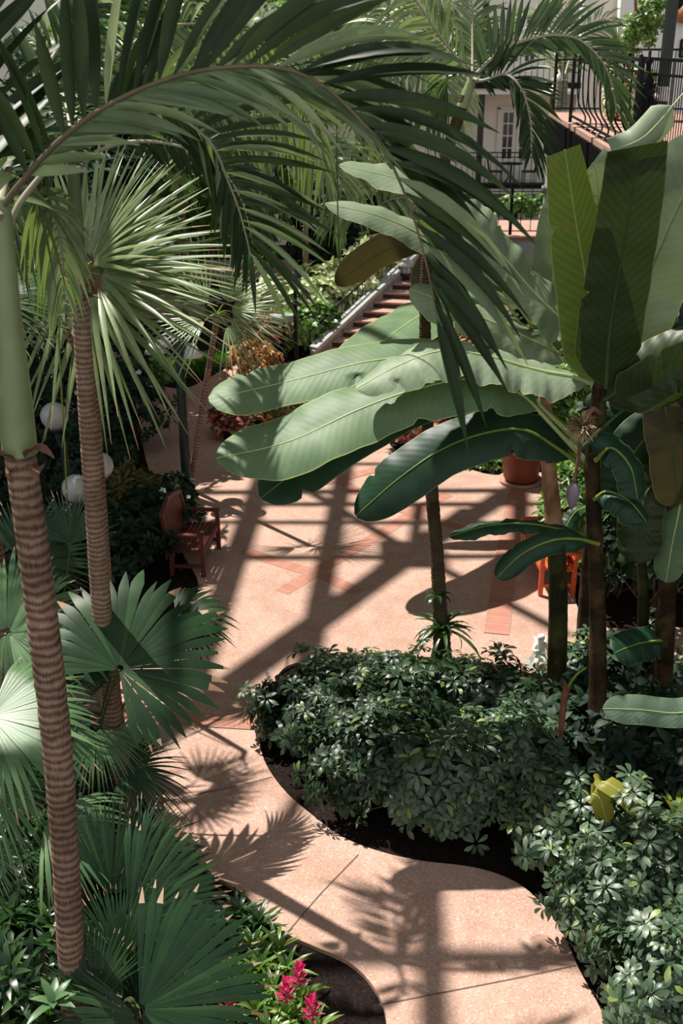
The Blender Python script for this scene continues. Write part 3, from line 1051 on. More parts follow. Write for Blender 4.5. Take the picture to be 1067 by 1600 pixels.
def railing(name, label, a, b, h, step, group=None, rails=(1.0, .86, .08), bw=0.022, mat='black', posts=True, belly=0.0, pw=0.05):
    """iron railing from a to b with a post at each end and every baluster a part"""
    a, b = np.asarray(a, float), np.asarray(b, float)
    root = thing(name, label, 'railing', a, group)
    d = b - a
    L = np.linalg.norm(d)
    for k, rr in enumerate(rails):
        m = MB()
        bar(m, a + [0, 0, h * rr], b + [0, 0, h * rr], .045 if k == 0 else .03, .04 if k == 0 else .03)
        m.build('rail', M[mat], root, False)
    if posts:
        for q in (a, b):
            m = MB()
            bar(m, q, q + np.array([0, 0, h + .04]), pw)
            m.build('post', M[mat], root, False)
    nb = max(2, int(L / step))
    m = MB()
    if belly:
        out = norm(np.cross(d, [0, 0, 1.0]))
        p = [(0, 0, h), (0, 0, h * .6), tuple(-out * belly * .25 + [0, 0, h * .3]), tuple(-out * belly + [0, 0, h * .12]), tuple(-out * belly * .8 + [0, 0, 0.0]), tuple(-out * belly * .1 + [0, 0, 0.04])]
        tube(m, p, bw, 6, 20)
    else:
        bar(m, (0, 0, h * rails[-1]), (0, 0, h), bw)
    me = None
    for k in range(1, nb):
        q = a + d * k / nb
        if me is None:
            o = m.build('baluster', M[mat], None, False)
            me = o.data
        else:
            o = bpy.data.objects.new('baluster', me)
            COL.objects.link(o)
        o.parent = root
        o.location = tuple(q - a)
    return root


yr = YB - 1.46
railing('balcony_railing', 'black iron railing on the lower balcony with the table and chairs', (xb(692), yr, Z1), (xb(890), yr, Z1), 1.15, .2)
railing('balcony_railing', 'black iron railing on the upper balcony', (xb(692), yr, Z2), (xb(890), yr, Z2), 1.3, .2)

# balcony furniture
q = np.array([xb(800), YB - .75, Z1])
r0 = thing('patio_table', 'small round black table on the lower balcony', 'table', q)
m = MB()
lathe(m, [(0, .72), (.42, .72), (.42, .69), (0, .69)], q, 20)
m.build('table_top', M['black'], r0)
m = MB()
tube(m, [q, q + [0, 0, .7]], .035, 8)
for k in range(4):
    a = k * PI / 2 + .5
    tube(m, [q + [0, 0, .3], q + [.2 * math.cos(a), .2 * math.sin(a), .12], q + [.34 * math.cos(a), .34 * math.sin(a), 0.0]], .02, 6, 8)
m.build('pedestal', M['black'], r0)


def patio_chair(q, sg, label):
    r0 = thing('patio_chair', label, 'chair', q)
    m = MB()
    box(m, q + [0, 0, .43], (.46, .46, .04))
    m.build('seat', M['black'], r0, False)
    m = MB()
    for yy in np.linspace(-.2, .2, 6):
        bar(m, q + [sg * .23, yy, .45], q + [sg * .33, yy, .95], .025)
    bar(m, q + [sg * .33, -.23, .95], q + [sg * .33, .23, .95], .04)
    m.build('backrest', M['black'], r0, False)
    for sx in (-1, 1):
        for sy in (-1, 1):
            m = MB()
            bar(m, q + [sx * .21, sy * .21, 0.0], q + [sx * .2, sy * .2, .42], .03)
            m.build('leg', M['black'], r0, False)


patio_chair(np.array([xb(776), YB - .75, Z1]), -1, 'black metal chair left of the round table on the lower balcony')
patio_chair(np.array([xb(828), YB - .75, Z1]), 1, 'black metal chair right of the round table on the lower balcony')

# upper walk in front of the building and its fence
WZ = 1.6
yf, ybk = float(G(800, 371, WZ)[1]), float(G(800, 344, WZ)[1])
m = MB()
box(m, (6.5, (yf + ybk) / 2, WZ - .06), (9.4, ybk - yf, .12))
struct(m.build('floor_walk', M['brick_far'], None, False), 'raised brick walk below the balconies')
m = MB()
box(m, (5.3, yf + .14, (WZ - .13) / 2), (12.0, .3, WZ - .13))
struct(m.build('wall_retaining', M['retain'], None, False), 'grey retaining wall carrying the raised walk')
m = MB()
box(m, (6.5, yf + .1, WZ + .03), (9.4, .36, .06))
struct(m.build('trim_4', M['terra_pale'], None, False), 'pale coping along the raised walk')
railing('walk_fence', 'black iron fence with tall posts along the raised brick walk', (float(P(797, 371, yf)[0]), yf + .1, WZ + .06), (11.0, yf + .1, WZ + .06), 1.5, .3, pw=.09)
railing('walk_fence', 'black iron fence behind the banana leaves at the stair end of the raised walk', (2.6, yf + .1, WZ + .06), (float(P(794, 371, yf)[0]), yf + .1, WZ + .06), 1.5, .3, posts=False)

# staircase
sb, stp = G(503, 556, 0.03), G(657, 411, WZ)
NS = 10
E = norm(np.array([1, -0.22, 0.0]))
Fd = np.array([-E[1], E[0], 0])
r0 = thing('staircase', 'brick steps climbing beside a grey coping at the far end of the plaza', 'stairs', (sb[0], sb[1], 0))
dv = (stp - sb) / NS
for k in range(NS):
    p0 = sb + dv * k
    zt = WZ * (k + 1) / NS
    m = MB()
    dep = abs(dv @ Fd) + .06
    box(m, np.array([p0[0], p0[1], 0]) + E * 1.35 + Fd * dep / 2 + [0, 0, zt / 2], (2.7, dep, zt), np.stack([E, Fd, [0, 0, 1.0]]))
    m.build('step', M['brick_far'], r0, False)
    m = MB()
    rs = WZ / NS
    box(m, np.array([p0[0], p0[1], 0]) + E * 1.35 - Fd * .006 + [0, 0, zt - rs / 2 - .025], (2.7, .012, rs - .05), np.stack([E, Fd, [0, 0, 1.0]]))
    m.build('riser', M['riser'], r0, False)
r1 = thing('stair_coping', 'grey sloping coping and black handrail on the left of the brick steps', 'handrail', (sb[0], sb[1], 0))
m = MB()
bar(m, sb + [0, 0, .28] - E * .1 - dv * .4, stp + [0, 0, .30] - E * .1 + dv * .5, .26, .10)
m.build('coping', M['greymetal'], r1, False)
m = MB()
bar(m, sb + [0, 0, .1] - E * .1 - dv * .4, stp + [0, 0, .12] - E * .1 + dv * .5, .16, .3)
m.build('stringer', M['stone'], r1, False)
m = MB()
tube(m, [sb + [0, 0, .62] - E * .3, stp + [0, 0, .66] - E * .3], .03, 8)
m.build('top_rail', M['black'], r1)
for k in range(21):
    q = sb + (stp - sb) * k / 20 - E * .3
    m = MB()
    bar(m, q + [0, 0, -.02 if k == 0 else -q[2]], q + [0, 0, .62], .022)
    m.build('baluster', M['black'], r1, False)


def lantern(name, label, q, h, r, mat='greymetal', group=None, post=0.0):
    root = thing(name, label, 'lamp', q, group)
    if post:
        m = MB()
        lathe(m, [(.07, 0), (.07, .05), (.03, .08), (.03, post)], q, 10)
        m.build('post', M['black'], root)
    q = q + np.array([0, 0, post])
    m = MB()
    lathe(m, [(0, h), (.02, h), (.03, h * .82), (r * .55, h * .72), (r, h * .5), (r * .98, h * .46), (.05, h * .5)], q, 16)
    m.build('lamp_hood', M[mat], root)
    m = MB()
    lathe(m, [(.05, h * .5), (r * .5, h * .46), (r * .45, h * .05), (0, 0)], q, 12)
    m.build('lamp_glass', M['globe'], root)
    m = MB()
    for k in range(4):
        a = k * PI / 2
        bar(m, q + [r * .6 * math.cos(a), r * .6 * math.sin(a), 0], q + [r * .75 * math.cos(a), r * .75 * math.sin(a), h * .5], .014)
    lathe(m, [(0, .03), (r * .65, .03), (r * .65, 0), (0, 0)], q, 12)
    m.build('cage', M['black'], root)


q = sb + (stp - sb) * .8 + E * .1
q[2] = WZ * .9 + .0
lantern('step_lantern', 'grey hooded lantern standing on the brick steps by the coping', q, .52, .26)
lantern('path_lantern', 'small silver lantern at the edge of the plaza beside the red croton', G(621, 672, 0.03), .42, .14)


# globe path light behind croton
def ball(mb, c, r, seg=24, rg=14, mat=0):
    th = np.linspace(0, PI, rg)
    lathe(mb, [(max(1e-4, r * math.sin(t)), -r * math.cos(t)) for t in th], c, seg, mat)


q = P(704, 622, 23.2)
r0 = thing('globe_light', 'white globe light on a short post behind the croton bed', 'lamp', (q[0], q[1], 0))
m = MB()
ball(m, q, .13)
m.build('globe', M['globe'], r0)
m = MB()
lathe(m, [(.05, 0), (.035, .05), (.035, q[2] - .1), (.08, q[2] - .1)], (q[0], q[1], -.02), 10)
m.build('post', M['black'], r0)

# three globe lamp in the left bed
g3 = [P(85, 650, 14.6), P(155, 728, 14.2), P(119, 763, 13.8)]
bx = np.array([P(108, 780, 14.3)[0], 14.3, 0])
r0 = thing('globe_lamp', 'three white glass globes on one dark post in the shaded left bed', 'lamp', bx)
m = MB()
tube(m, [bx - [0, 0, .02], bx + [0, 0, 2.3]], [.06, .045], 10)
m.build('post', M['greenpost'], r0)
for g in g3:
    m = MB()
    tube(m, [bx + [0, 0, g[2] - .35], (g + bx + [0, 0, g[2]]) / 2 - [0, 0, .38], g - [0, 0, .26], g - [0, 0, .17]], .022, 8, 14)
    am = m.build('arm', M['greenpost'], r0)
    m = MB()
    ball(m, g, .19, 32, 20)
    gl = m.build('globe', M['globe'], r0)
    m = MB()
    lathe(m, [(.09, -.20), (.10, -.14), (.05, -.22)], g, 14)
    m.build('collar', M['greenpost'], gl)

# tall lamp post by the shaded path
b = G(293, 778, 0.0)
b_lamp = b.copy()
r0 = thing('lamp_post', 'tall dark lamp post with pale bell shades beside the shaded left path', 'lamp post', b)
zt = float(P(281, 545, b[1])[2])
m = MB()
lathe(m, [(.16, -.02), (.16, .12), (.10, .2), (.085, .5), (.075, zt + .1), (.04, zt + .2), (0, zt + .26)], b, 14)
m.build('post', M['greenpost'], r0)
for hx, hy in ((299, 547), (243, 541), (262, 530)):
    g = P(hx, hy, b[1] + (0.1 if hx != 262 else .6))
    m = MB()
    tube(m, [b + [0, 0, zt - .1], (b + [0, 0, zt] + g) / 2 + [0, 0, .2], g + [0, 0, .12]], .02, 8, 12)
    am = m.build('arm', M['greenpost'], r0)
    m = MB()
    lathe(m, [(.03, .12), (.07, .10), (.12, .0), (.19, -.1), (.17, -.1), (.1, 0)], g, 16)
    m.build('lamp_shade', M['whitemetal'], am)

# small garden lamp post
b = G(463, 575, 0.0)
zt = float(P(460, 452, b[1])[2])
r0 = thing('garden_lamp', 'slim black garden lamp post in front of the bright variegated bed', 'lamp post', b)
m = MB()
lathe(m, [(.12, -.02), (.12, .1), (.055, .18), (.05, zt * .8), (.1, zt * .8 + .02), (.1, zt * .8 + .07), (.045, zt * .8 + .09), (.04, zt), (.06, zt + .02)], b, 12)
m.build('post', M['black'], r0)
m = MB()
lathe(m, [(.05, zt), (.13, zt + .06), (.15, zt + .3), (.05, zt + .34)], b, 6)
m.build('lamp_glass', M['greymetal'], r0)
m = MB()
lathe(m, [(.19, zt + .3), (.12, zt + .4), (.03, zt + .46), (.03, zt + .55), (0, zt + .58)], b, 8)
m.build('lamp_hood', M['black'], r0)
# flat sign box beside it
q = P(443, 497, 26.4)
r0 = thing('spot_light', 'pale grey floodlight box on a spike by the slim black garden lamp', 'floodlight', (q[0], q[1], 0))
m = MB()
box(m, q, (.62, .3, .16), np.array([[.98, .17, 0], [-.17, .98, 0], [0, 0, 1.0]]))
m.build('lamp_housing', M['greymetal'], r0, False)
m = MB()
bar(m, (q[0], q[1], -.02), q, .05)
m.build('spike', M['black'], r0, False)

# tall grey lamp post before the balconies
b = np.array([float(P(852, 340, 33.5)[0]), 33.5, 0.0])
r0 = thing('lantern_post', 'tall grey lamp post with a white topped lantern before the balconies', 'lamp post', b)
zt = float(P(866, 170, 33.5)[2])
m = MB()
z1, z2, z3 = float(P(850, 345, 33.5)[2]), float(P(850, 328, 33.5)[2]), float(P(850, 298, 33.5)[2])
lathe(m, [(.22, -.02), (.22, .3), (.12, .4), (.12, z1), (.2, z1 + .02), (.2, z1 + .15), (.12, z1 + .2), (.12, z2), (.18, z2 + .02), (.18, z2 + .08), (.1, z2 + .12), (.1, z3), (.17, z3 + .03), (.17, z3 + .12), (.08, z3 + .2), (.075, zt), (.1, zt)], b, 14)
m.build('post', M['greymetal'], r0)
m = MB()
lathe(m, [(.1, zt), (.2, zt + .12), (.2, zt + .5), (.12, zt + .52)], b + [.1, 0, 0], 8)
m.build('lamp_glass', M['blind'], r0)
m = MB()
lathe(m, [(.42, zt + .42), (.40, zt + .5), (.15, zt + .62), (.15, zt + .72), (.22, zt + .76), (.04, zt + .9), (0, zt + .95)], b + [.1, 0, 0], 14)
m.build('lamp_hood', M['whitemetal'], r0)

# ------------------------------------------------------------------ terrace at upper right
TZ = 5.95
ve = math.radians(3.6)
e_ = np.array([math.sin(ve), math.cos(ve), 0])
s_ = np.array([math.cos(ve), -math.sin(ve), 0])
AX = np.stack([e_, s_, [0, 0, 1.0]])
C0 = G(885, 191, TZ)
C1 = C0 - e_ * (C0[1] - 14.4)
CF = C0 + e_ * 2.8
m = MB()
LL = np.linalg.norm(CF - C1)
box(m, (CF + C1) / 2 + s_ * 3.6 - [0, 0, .04], (LL, 7.2, .08), AX)
box(m, C1 - e_ * 3.5 + s_ * 4.4 - [0, 0, .04], (7.0, 5.6, .08), AX)
struct(m.build('floor_terrace', M['brick_far'], None, False), 'red brick floor of the raised terrace')
m = MB()
box(m, (CF + C1) / 2 + s_ * .02 - [0, 0, .42], (LL + .1, .16, .68), AX)
box(m, (CF + C1) / 2 + s_ * 3.6 - [0, 0, .31], (LL, 7.0, .3), AX)
box(m, C1 - e_ * 3.5 + s_ * 4.5 - [0, 0, .31], (7.0, 5.5, .3), AX)
struct(m.build('floor_terrace_frame', M['deck'], None, False), 'black steel edge and deck frame of the terrace')
for k in range(5):
    q = C1 + e_ * (.3 + k * 1.55) + s_ * .1
    m = MB()
    bar(m, q - [0, 0, .62], q + s_ * 6 - [0, 0, .62], .12, .36)
    struct(m.build('beam_terrace', M['deck'], None, False), 'joist below the terrace')
for q in (C0 + s_ * 1.2 - e_ * .5, C0 + s_ * 5.5 - e_ * .5, C1 - e_ * 5 + s_ * 5.0):
    m = MB()
    bar(m, (q[0], q[1], -.02), (q[0], q[1], TZ - .46), .3)
    struct(m.build('column_terrace', M['greenpost'], None, False), 'dark column carrying the terrace')
railing('terrace_railing', 'black iron railing with bowed bars along the open edge of the brick terrace', C0 + s_ * .06, C1 + s_ * .06, 1.14, .62, rails=(1.0, .88, .10), bw=.014, belly=.17)
B0, B1 = G(988, 230, TZ), G(1066, 251, TZ)
railing('terrace_railing', 'black iron railing with close straight bars in front of the red planter', B0, B1 + (B1 - B0) * .3, 1.13, .075, rails=(1.0, .84, .06), bw=.010)
railing('terrace_railing', 'black iron railing at the back of the brick terrace behind the planter', CF + s_ * .06 - e_ * .1, CF + s_ * 7 - e_ * .1, 1.14, .16, rails=(1.0, .84, .06), bw=.016)
# ornate newel
q = G(1000, 236, TZ)
r0 = thing('newel_post', 'ornate black cast iron newel post on the terrace railing', 'newel post', q)
m = MB()
lathe(m, [(.045, 0), (.045, .25), (.075, .28), (.05, .33), (.09, .42), (.06, .5), (.10, .58), (.075, .66), (.11, .74), (.07, .82), (.085, .88), (.04, .95), (.03, 1.05), (.05, 1.1), (.02, 1.14), (.02, 1.22), (0, 1.24)], q, 14)
m.build('shaft', M['black'], r0)
for k in range(6):
    a = k * PI / 3
    m = MB()
    tube(m, [q + [.06 * math.cos(a), .06 * math.sin(a), .4], q + [.14 * math.cos(a), .14 * math.sin(a), .55], q + [.07 * math.cos(a), .07 * math.sin(a), .72], q + [.12 * math.cos(a), .12 * math.sin(a), .84]], .016, 6, 14)
    m.build('scroll', M['black'], r0)
# dark green post
b = P(1030, 195, 15.6)
b[2] = TZ
r0 = thing('steel_post', 'tall dark green square post on the terrace with a silver collar', 'post', b)
m = MB()
bar(m, b, b + np.array([0, 0, 3.2]), .125)
m.build('shaft', M['greenpost'], r0, False)
m = MB()
lathe(m, [(.09, .62), (.105, .64), (.105, .70), (.09, .72), (.09, .76), (.105, .78), (.09, .80)], b, 12)
m.build('collar', M['whitemetal'], r0)
# planter on terrace
q = G(978, 187, TZ)
q[2] = TZ
PLQ = q
r0 = thing('barrel_planter', 'large red brown planter on the terrace hung with variegated vine', 'planter', q)
m = MB()
lathe(m, [(0, 0), (.30, 0), (.33, .04), (.38, .45), (.40, .72), (.44, .73), (.44, .82), (.39, .82), (.38, .74), (0, .74)], q, 24)
m.build('body', M['barrel'], r0)
m = MB()
lathe(m, [(0, .76), (.385, .75)], q, 20)
m.build('soil', M['soil'], r0)
mbv = MB()
Pn = []
for k in range(230):
    a = rng.uniform(-2.9, -.2) if k < 170 else rng.uniform(0, 6)
    zz = .84 - rng.uniform(0, 1) ** 1.2 * .75
    Pn.append([q[0] + .45 * math.cos(a), q[1] + .45 * math.sin(a), q[2] + zz])
Pn = np.array(Pn)
scatter(mbv, TPL['ivy'], Pn, norm(Pn - (q + [0, 0, .3])) + [0, 0, .3], 1.0)
t_ = thing('trailing_vine', 'pale variegated vine trailing over the red terrace planter', 'vine', q + [0, 0, .75])
mbv.build('foliage', M['shrub_bright'], t_)
# tree in planter
t_ = thing('potted_tree', 'young tree with a bare brown stem in the red terrace planter', 'tree', q + [0, 0, .74])
m = MB()
top = P(992, -25, q[1])
tube(m, [q + [-.05, 0, .74], P(985, 80, q[1]), P(993, 40, q[1]), top], [.05, .035, .03, .02], 8, 20)
m.build('stem', M['twig_red'], t_)
m = MB()
for c, rr, n in ((P(1020, 20, q[1]), (.28, .3, .42), 130), (P(1005, 60, q[1]), (.22, .25, .25), 60), (P(972, 85, q[1]), (.24, .25, .16), 60), (P(985, 50, q[1]), (.14, .2, .3), 30)):
    Pn, Nn = shell(n, c, rr, -.8, .3)
    scatter(m, TPL['round'], Pn, Nn, .75)
m.build('foliage', M['shrub_green'], t_)

# ------------------------------------------------------------------ benches
def bench(name, label, q, ang, L, mat, arch=False, dk=.82):
    """slatted garden bench, q = ground under its middle, faces local +X"""
    root = thing(name, label, 'bench', q)
    X = np.array([math.cos(ang), math.sin(ang), 0])
    Y = np.array([-math.sin(ang), math.cos(ang), 0])
    Z = np.array([0, 0, 1.0])
    ax = np.stack([X, Y, Z])
    w = lambda x, y, z: q + X * x * dk + Y * y + Z * z
    m = MB()
    for k in range(7):
        box(m, w(-.22 + k * .082, 0, .43 - .006 * (6 - k)), (.062 * dk, L, .028), ax)
    box(m, w(.3, 0, .385), (.03, L - .06, .07), ax)
    box(m, w(-.25, 0, .385), (.03, L - .06, .07), ax)
    m.build('seat', M[mat], root, False)
    m = MB()
    bx = norm(np.array([-.22, 0, 1.0]))
    Bz = X * bx[0] + Z * bx[2]
    Bx = np.cross(Y, Bz)
    bax = np.stack([Bx, Y, Bz])
    o = w(-.28, 0, .46)
    nsl = int(L / .085)
    for k in range(nsl):
        yy = (k - (nsl - 1) / 2) * (L - .12) / (nsl - 1)
        hh = .44 + (.12 * math.cos(yy / L * PI) if arch else 0)
        box(m, o + Y * yy + Bz * hh / 2, (.022, .058, hh), bax)
    for a, b in zip(np.linspace(-L / 2, L / 2, 11)[:-1], np.linspace(-L / 2, L / 2, 11)[1:]):
        za, zb_ = (.46 + (.12 * math.cos(t / L * PI) if arch else 0) for t in (a, b))
        bar(m, o + Y * a + Bz * za, o + Y * b + Bz * zb_, .05, .07)
    bar(m, o - Y * L / 2 + Bz * .03, o + Y * L / 2 + Bz * .03, .04, .06)
    m.build('backrest', M[mat], root, False)
    for sy in (-1, 1):
        yy = sy * (L / 2 - .035)
        m = MB()
        box(m, w(.02, yy, .655), (.66 * dk, .085, .035), ax)
        m.build('armrest', M[mat], root, False)
        m = MB()
        bar(m, w(.3, yy, 0), w(.3, yy, .64), .06, up=X)
        m.build('leg', M[mat], root, False)
        m = MB()
        bar(m, w(-.27, yy, 0), w(-.27, yy, .45), .06, up=X)
        bar(m, w(-.27, yy, .44), o + Y * yy + Bz * .5, .05, up=X)
        m.build('leg', M[mat], root, False)
        m = MB()
        bar(m, w(-.27, yy, .16), w(.3, yy, .16), .045)
        m.build('stretcher', M[mat], root, False)
    return root


bq = (G(316, 898, .03) + G(343, 862, .03)) / 2 + np.array([-.24, .05, 0])
bench('garden_bench', 'red wooden slat bench darkened for shade at the left edge of the plaza', bq, -.13, 1.05, 'bench', True)
bq = G(829, 930, .03) + np.array([.34, .62, 0])
bench('garden_bench', 'wooden slat bench coloured orange for sunlight, half hidden behind a banana stem', bq, PI + .06, 1.3, 'bench_lit', False)

# terracotta pot
q = G(813, 752, .03)
r0 = thing('terracotta_pot', 'large terracotta pot with a rolled rim on a pale saucer', 'pot', q)
m = MB()
lathe(m, [(0, .045), (.27, .045), (.31, .1), (.345, .5), (.35, .52), (.385, .53), (.395, .57), (.385, .64), (.345, .645), (.335, .6), (.32, .55), (0, .55)], q, 32)
m.build('body', M['terracotta'], r0)
m = MB()
lathe(m, [(0, 0), (.36, 0), (.395, .05), (.38, .052), (.35, .03), (0, .03)], q, 32)
m.build('saucer', M['terra_pale'], r0)
m = MB()
lathe(m, [(0, .59), (.33, .585)], q, 24)
m.build('soil', M['soil'], r0)
POTQ = q
bush('potted_herb', 'low leafy plant growing in the terracotta pot', 'plant', q + [0, 0, .58], (.3, .3, .16), 60, 'ovate', 'shrub_dark', .7, h=.1, nst=4)

# statue
q = P(842, 1040, 12.3)
q[2] = max(q[2], .03)
r0 = thing('statue', 'small white cherub statue on a grey plinth behind the umbrella shrubs', 'statue', (q[0], q[1], 0))
m = MB()
zs = q[2]
box(m, (q[0], q[1], zs / 2 - .01), (.26, .26, zs), None)
box(m, (q[0], q[1], zs - .02), (.34, .34, .05), None)
m.build('plinth', M['stone'], r0, False)
sk = bmesh.new()
J = {'pel': (0, 0, .11), 'che': (0, .005, .22), 'nek': (0, 0, .285), 'hed': (0, -.012, .335), 'crn': (0, -.006, .385), 'ls': (-.055, 0, .25), 'le': (-.085, -.04, .19), 'lh': (-.03, -.095, .215), 'rs': (.055, 0, .25), 're': (.09, -.03, .18), 'rh': (.075, -.09, .14),
     'lk': (-.05, -.11, .10), 'lf': (-.04, -.13, .0), 'rk': (.05, -.09, .09), 'rf': (.075, -.13, .01)}
Rd = {'pel': .062, 'che': .056, 'nek': .026, 'hed': .05, 'crn': .04, 'ls': .026, 'le': .021, 'lh': .018, 'rs': .026, 're': .021, 'rh': .018, 'lk': .03, 'lf': .02, 'rk': .03, 'rf': .02}
keys = list(J)
me = bpy.data.meshes.new('figure')
me.from_pydata([tuple(J[k]) for k in keys], [(keys.index(a), keys.index(b)) for a, b in (('pel', 'che'), ('che', 'nek'), ('nek', 'hed'), ('hed', 'crn'), ('che', 'ls'), ('ls', 'le'), ('le', 'lh'), ('che', 'rs'), ('rs', 're'), ('re', 'rh'), ('pel', 'lk'), ('lk', 'lf'), ('pel', 'rk'), ('rk', 'rf'))], [])
o = bpy.data.objects.new('figure', me)
COL.objects.link(o)
md = o.modifiers.new('skin', 'SKIN')
for i, k in enumerate(keys):
    me.skin_vertices[0].data[i].radius = (Rd[k], Rd[k])
me.skin_vertices[0].data[0].use_root = True
sd = o.modifiers.new('sub', 'SUBSURF')
sd.levels = sd.render_levels = 2
dg = bpy.context.evaluated_depsgraph_get()
m2 = bpy.data.meshes.new_from_object(o.evaluated_get(dg))
bpy.data.objects.remove(o)
m2.transform(Matrix.Translation((q[0], q[1], zs)) @ Matrix.Scale(1.15, 4))
m2.transform(Matrix.Translation((-q[0], -q[1], 0)))
m2.materials.clear()
m2.materials.append(M['marble'])
for p_ in m2.polygons:
    p_.use_smooth = True
o = bpy.data.objects.new('figure', m2)
COL.objects.link(o)
o.parent = r0
for sx in (-1, 1):
    V, Fq = blade(.13, .07, .5, 5, .2)
    m = MB()
    m.add((V @ roty(-1.0).T @ rotz(PI / 2 - sx * .7).T) * 1.0 + [q[0] + sx * .025, q[1] + .05, zs + .26], Fq)
    m.build('wing', M['marble'], r0)
# cables hanging
m = MB()
tube(m, [P(526, 150, 10.5), P(527, 300, 10.55), P(531, 432, 10.5)], .007, 6, 12)
tag(m.build('hanging_root', M['petiole_dark'], None), 'thin dark aerial root hanging straight down in front of the far palms', 'root')
m = MB()
tube(m, [P(91, 520, 12.0), P(96, 610, 12.0), P(101, 700, 12.0), P(105, 790, 12.0)], .010, 6, 14)
tag(m.build('hanging_root', M['petiole'], None), 'thin pale aerial root hanging beside the white globes', 'root')
# ------------------------------------------------------------------ palms
def palm_root(label, base, group=None, name='palm_tree'):
    return thing(name, label, 'palm', base, group)


# near ringed palm at the left edge
b = P(122, 1640, 6.6)
b[2] = 0
root = palm_root('tall palm with a thick ringed brown trunk and pale green crownshaft at the left edge', (b[0], b[1], 0))
shaft0 = P(30, 700, 6.6)
trunk(root, [b + [0, 0, -.02], P(112, 1500, 6.6), P(92, 1200, 6.6), P(64, 950, 6.6), P(44, 800, 6.6), shaft0], [.118, .105, .100, .106, .104, .098], 'trunk_a', rings=46, ringd=.006, lumps=.018, n=150)
trunk(root, [shaft0 - [0, 0, .03], P(22, 600, 6.6), P(12, 480, 6.6), P(6, 390, 6.6), P(-2, 310, 6.6)], [.112, .100, .082, .068, .062], 'shaft', 'crownshaft', lumps=.004)
for k, (px, py) in enumerate(((22, 722), (60, 738), (40, 715), (10, 745))):
    V, Fq = blade(.26, .12, 1.9, 6, .5)
    m = MB()
    m.add(V @ roty(-.9).T @ rotz(-2.4 + k * 1.0).T + P(px, py, 6.5), Fq)
    m.build('sheath', M['sheath'], root)
HINT = (0.05, -1.0, 0.35)
frond(root, [P(-4, 335, 6.6), P(32, 286, 6.5), P(100, 213, 6.4), P(190, 153, 6.3), P(300, 113, 6.2), P(420, 104, 6.1), P(492, 126, 6.0), P(548, 172, 5.95), P(606, 246, 5.9), P(646, 340, 5.9), P(670, 430, 5.9), P(684, 505, 5.9)], 40, .95, .105, 'palm_dark',
      [(-1, (74, 40, 46, 12), 0, 6, 1.05), (-1, (60, 38, 36, 8), 0, -38, .95, .5, 1), (1, 16, 12, -30, .80, 0, .52, 1), (1, 26, 16, -10, .7, 0, .5, 1)], .24, HINT, .08, (.019, .004), 'rachis_dark', taper=.45, mat2='palm_pale', p2=.14)
frond(root, [P(8, 390, 6.6), P(24, 330, 6.7), P(60, 280, 6.8), P(110, 225, 6.9), P(165, 190, 7.0), P(222, 174, 7.05), P(268, 180, 7.1), P(305, 200, 7.1), P(336, 234, 7.1), P(353, 275, 7.1), P(374, 330, 7.1), P(392, 400, 7.1)], 36, .74, .06, 'palm_dark',
      [(-1, (44, 62, 58, 14), 0, 8, 1.0), (1, (30, 40, 30, 8), 0, -40, .6)], .2, HINT, .40, (.022, .004), 'rachis', taper=.3, mat2='palm_pale', p2=.22)
frond(root, [P(-4, 330, 6.6), P(-40, 240, 7.2), P(-80, 120, 7.6), P(-100, 0, 7.8), P(-80, -120, 8.0)], 16, 1.25, .13, 'palm_dark', [(1, 55, 30, 0, 1.0), (-1, 55, 30, 0, .7)], .12, (0.2, -1, .2), .15, (.03, .008), 'rachis')
frond(root, [P(0, 335, 6.7), P(28, 296, 7.1), P(62, 306, 7.5), P(92, 360, 7.8), P(100, 450, 7.9)], 24, .42, .06, 'palm_pale', [(-1, 62, 30, -10, .8), (1, 60, 30, -10, 1.0)], .8, HINT, .12, (.022, .004), 'rachis')
frond(root, [P(0, 340, 6.5), P(-40, 300, 6.6), P(-90, 330, 6.7), P(-120, 430, 6.7)], 24, .7, .07, 'palm_pale', [(-1, 60, 30, 0, 1.0), (1, 60, 30, 0, 1.0)], .9, HINT, .1, (.03, .005), 'rachis')
frond(root, [P(-2, 325, 6.7), P(20, 240, 7.4), P(60, 130, 8.2), P(130, 20, 9.0), P(220, -60, 9.4)], 32, .8, .075, 'palm_mid', [(-1, 60, 30, 15, .9), (1, 60, 30, 15, .9)], .3, (0.3, -1, .1), .15, (.03, .006), 'rachis')

# slim palm with fibrous trunk
b = G(197, 1262)
root = palm_root('slim palm with a fibrous brown trunk right of the near ringed palm', b)
dB = b[1]
sh = P(124, 452, dB)
trunk(root, [b - [0, 0, .02], P(186, 1200, dB), P(170, 1060, dB), P(157, 930, dB), P(148, 800, dB), P(136, 640, dB), sh], [.135, .112, .098, .092, .086, .078, .074], 'trunk_b', rings=52, ringd=.006, lumps=.02, n=150)
trunk(root, [sh - [0, 0, .03], P(121, 400, dB), P(118, 330, dB), P(114, 262, dB)], [.08, .068, .058, .048], 'shaft_dark', 'crownshaft', lumps=.004)
for k, (px, py) in enumerate(((118, 445), (132, 450), (128, 470), (108, 440))):
    V, Fq = blade(.22, .09, 1.6, 6, .5)
    m = MB()
    m.add(V @ roty(-.5).T @ rotz(-1.2 + k * .8 + (2 if k == 3 else 0)).T + P(px, py, dB - .06), Fq)
    m.build('sheath', M['sheath'], root)
cr = (116, 266, dB)
frond(root, [P(*cr), P(126, 262, dB), P(150, 238, dB), P(200, 222, dB), P(260, 224, dB), P(310, 240, dB), P(350, 268, dB), P(380, 320, dB), P(395, 380, dB)], 36, .46, .05, 'palm_dark', [(-1, 80, 35, 8, .8), (1, 60, 30, -30, .5)], .3, HINT, .28, (.021, .003), 'rachis', taper=.3)
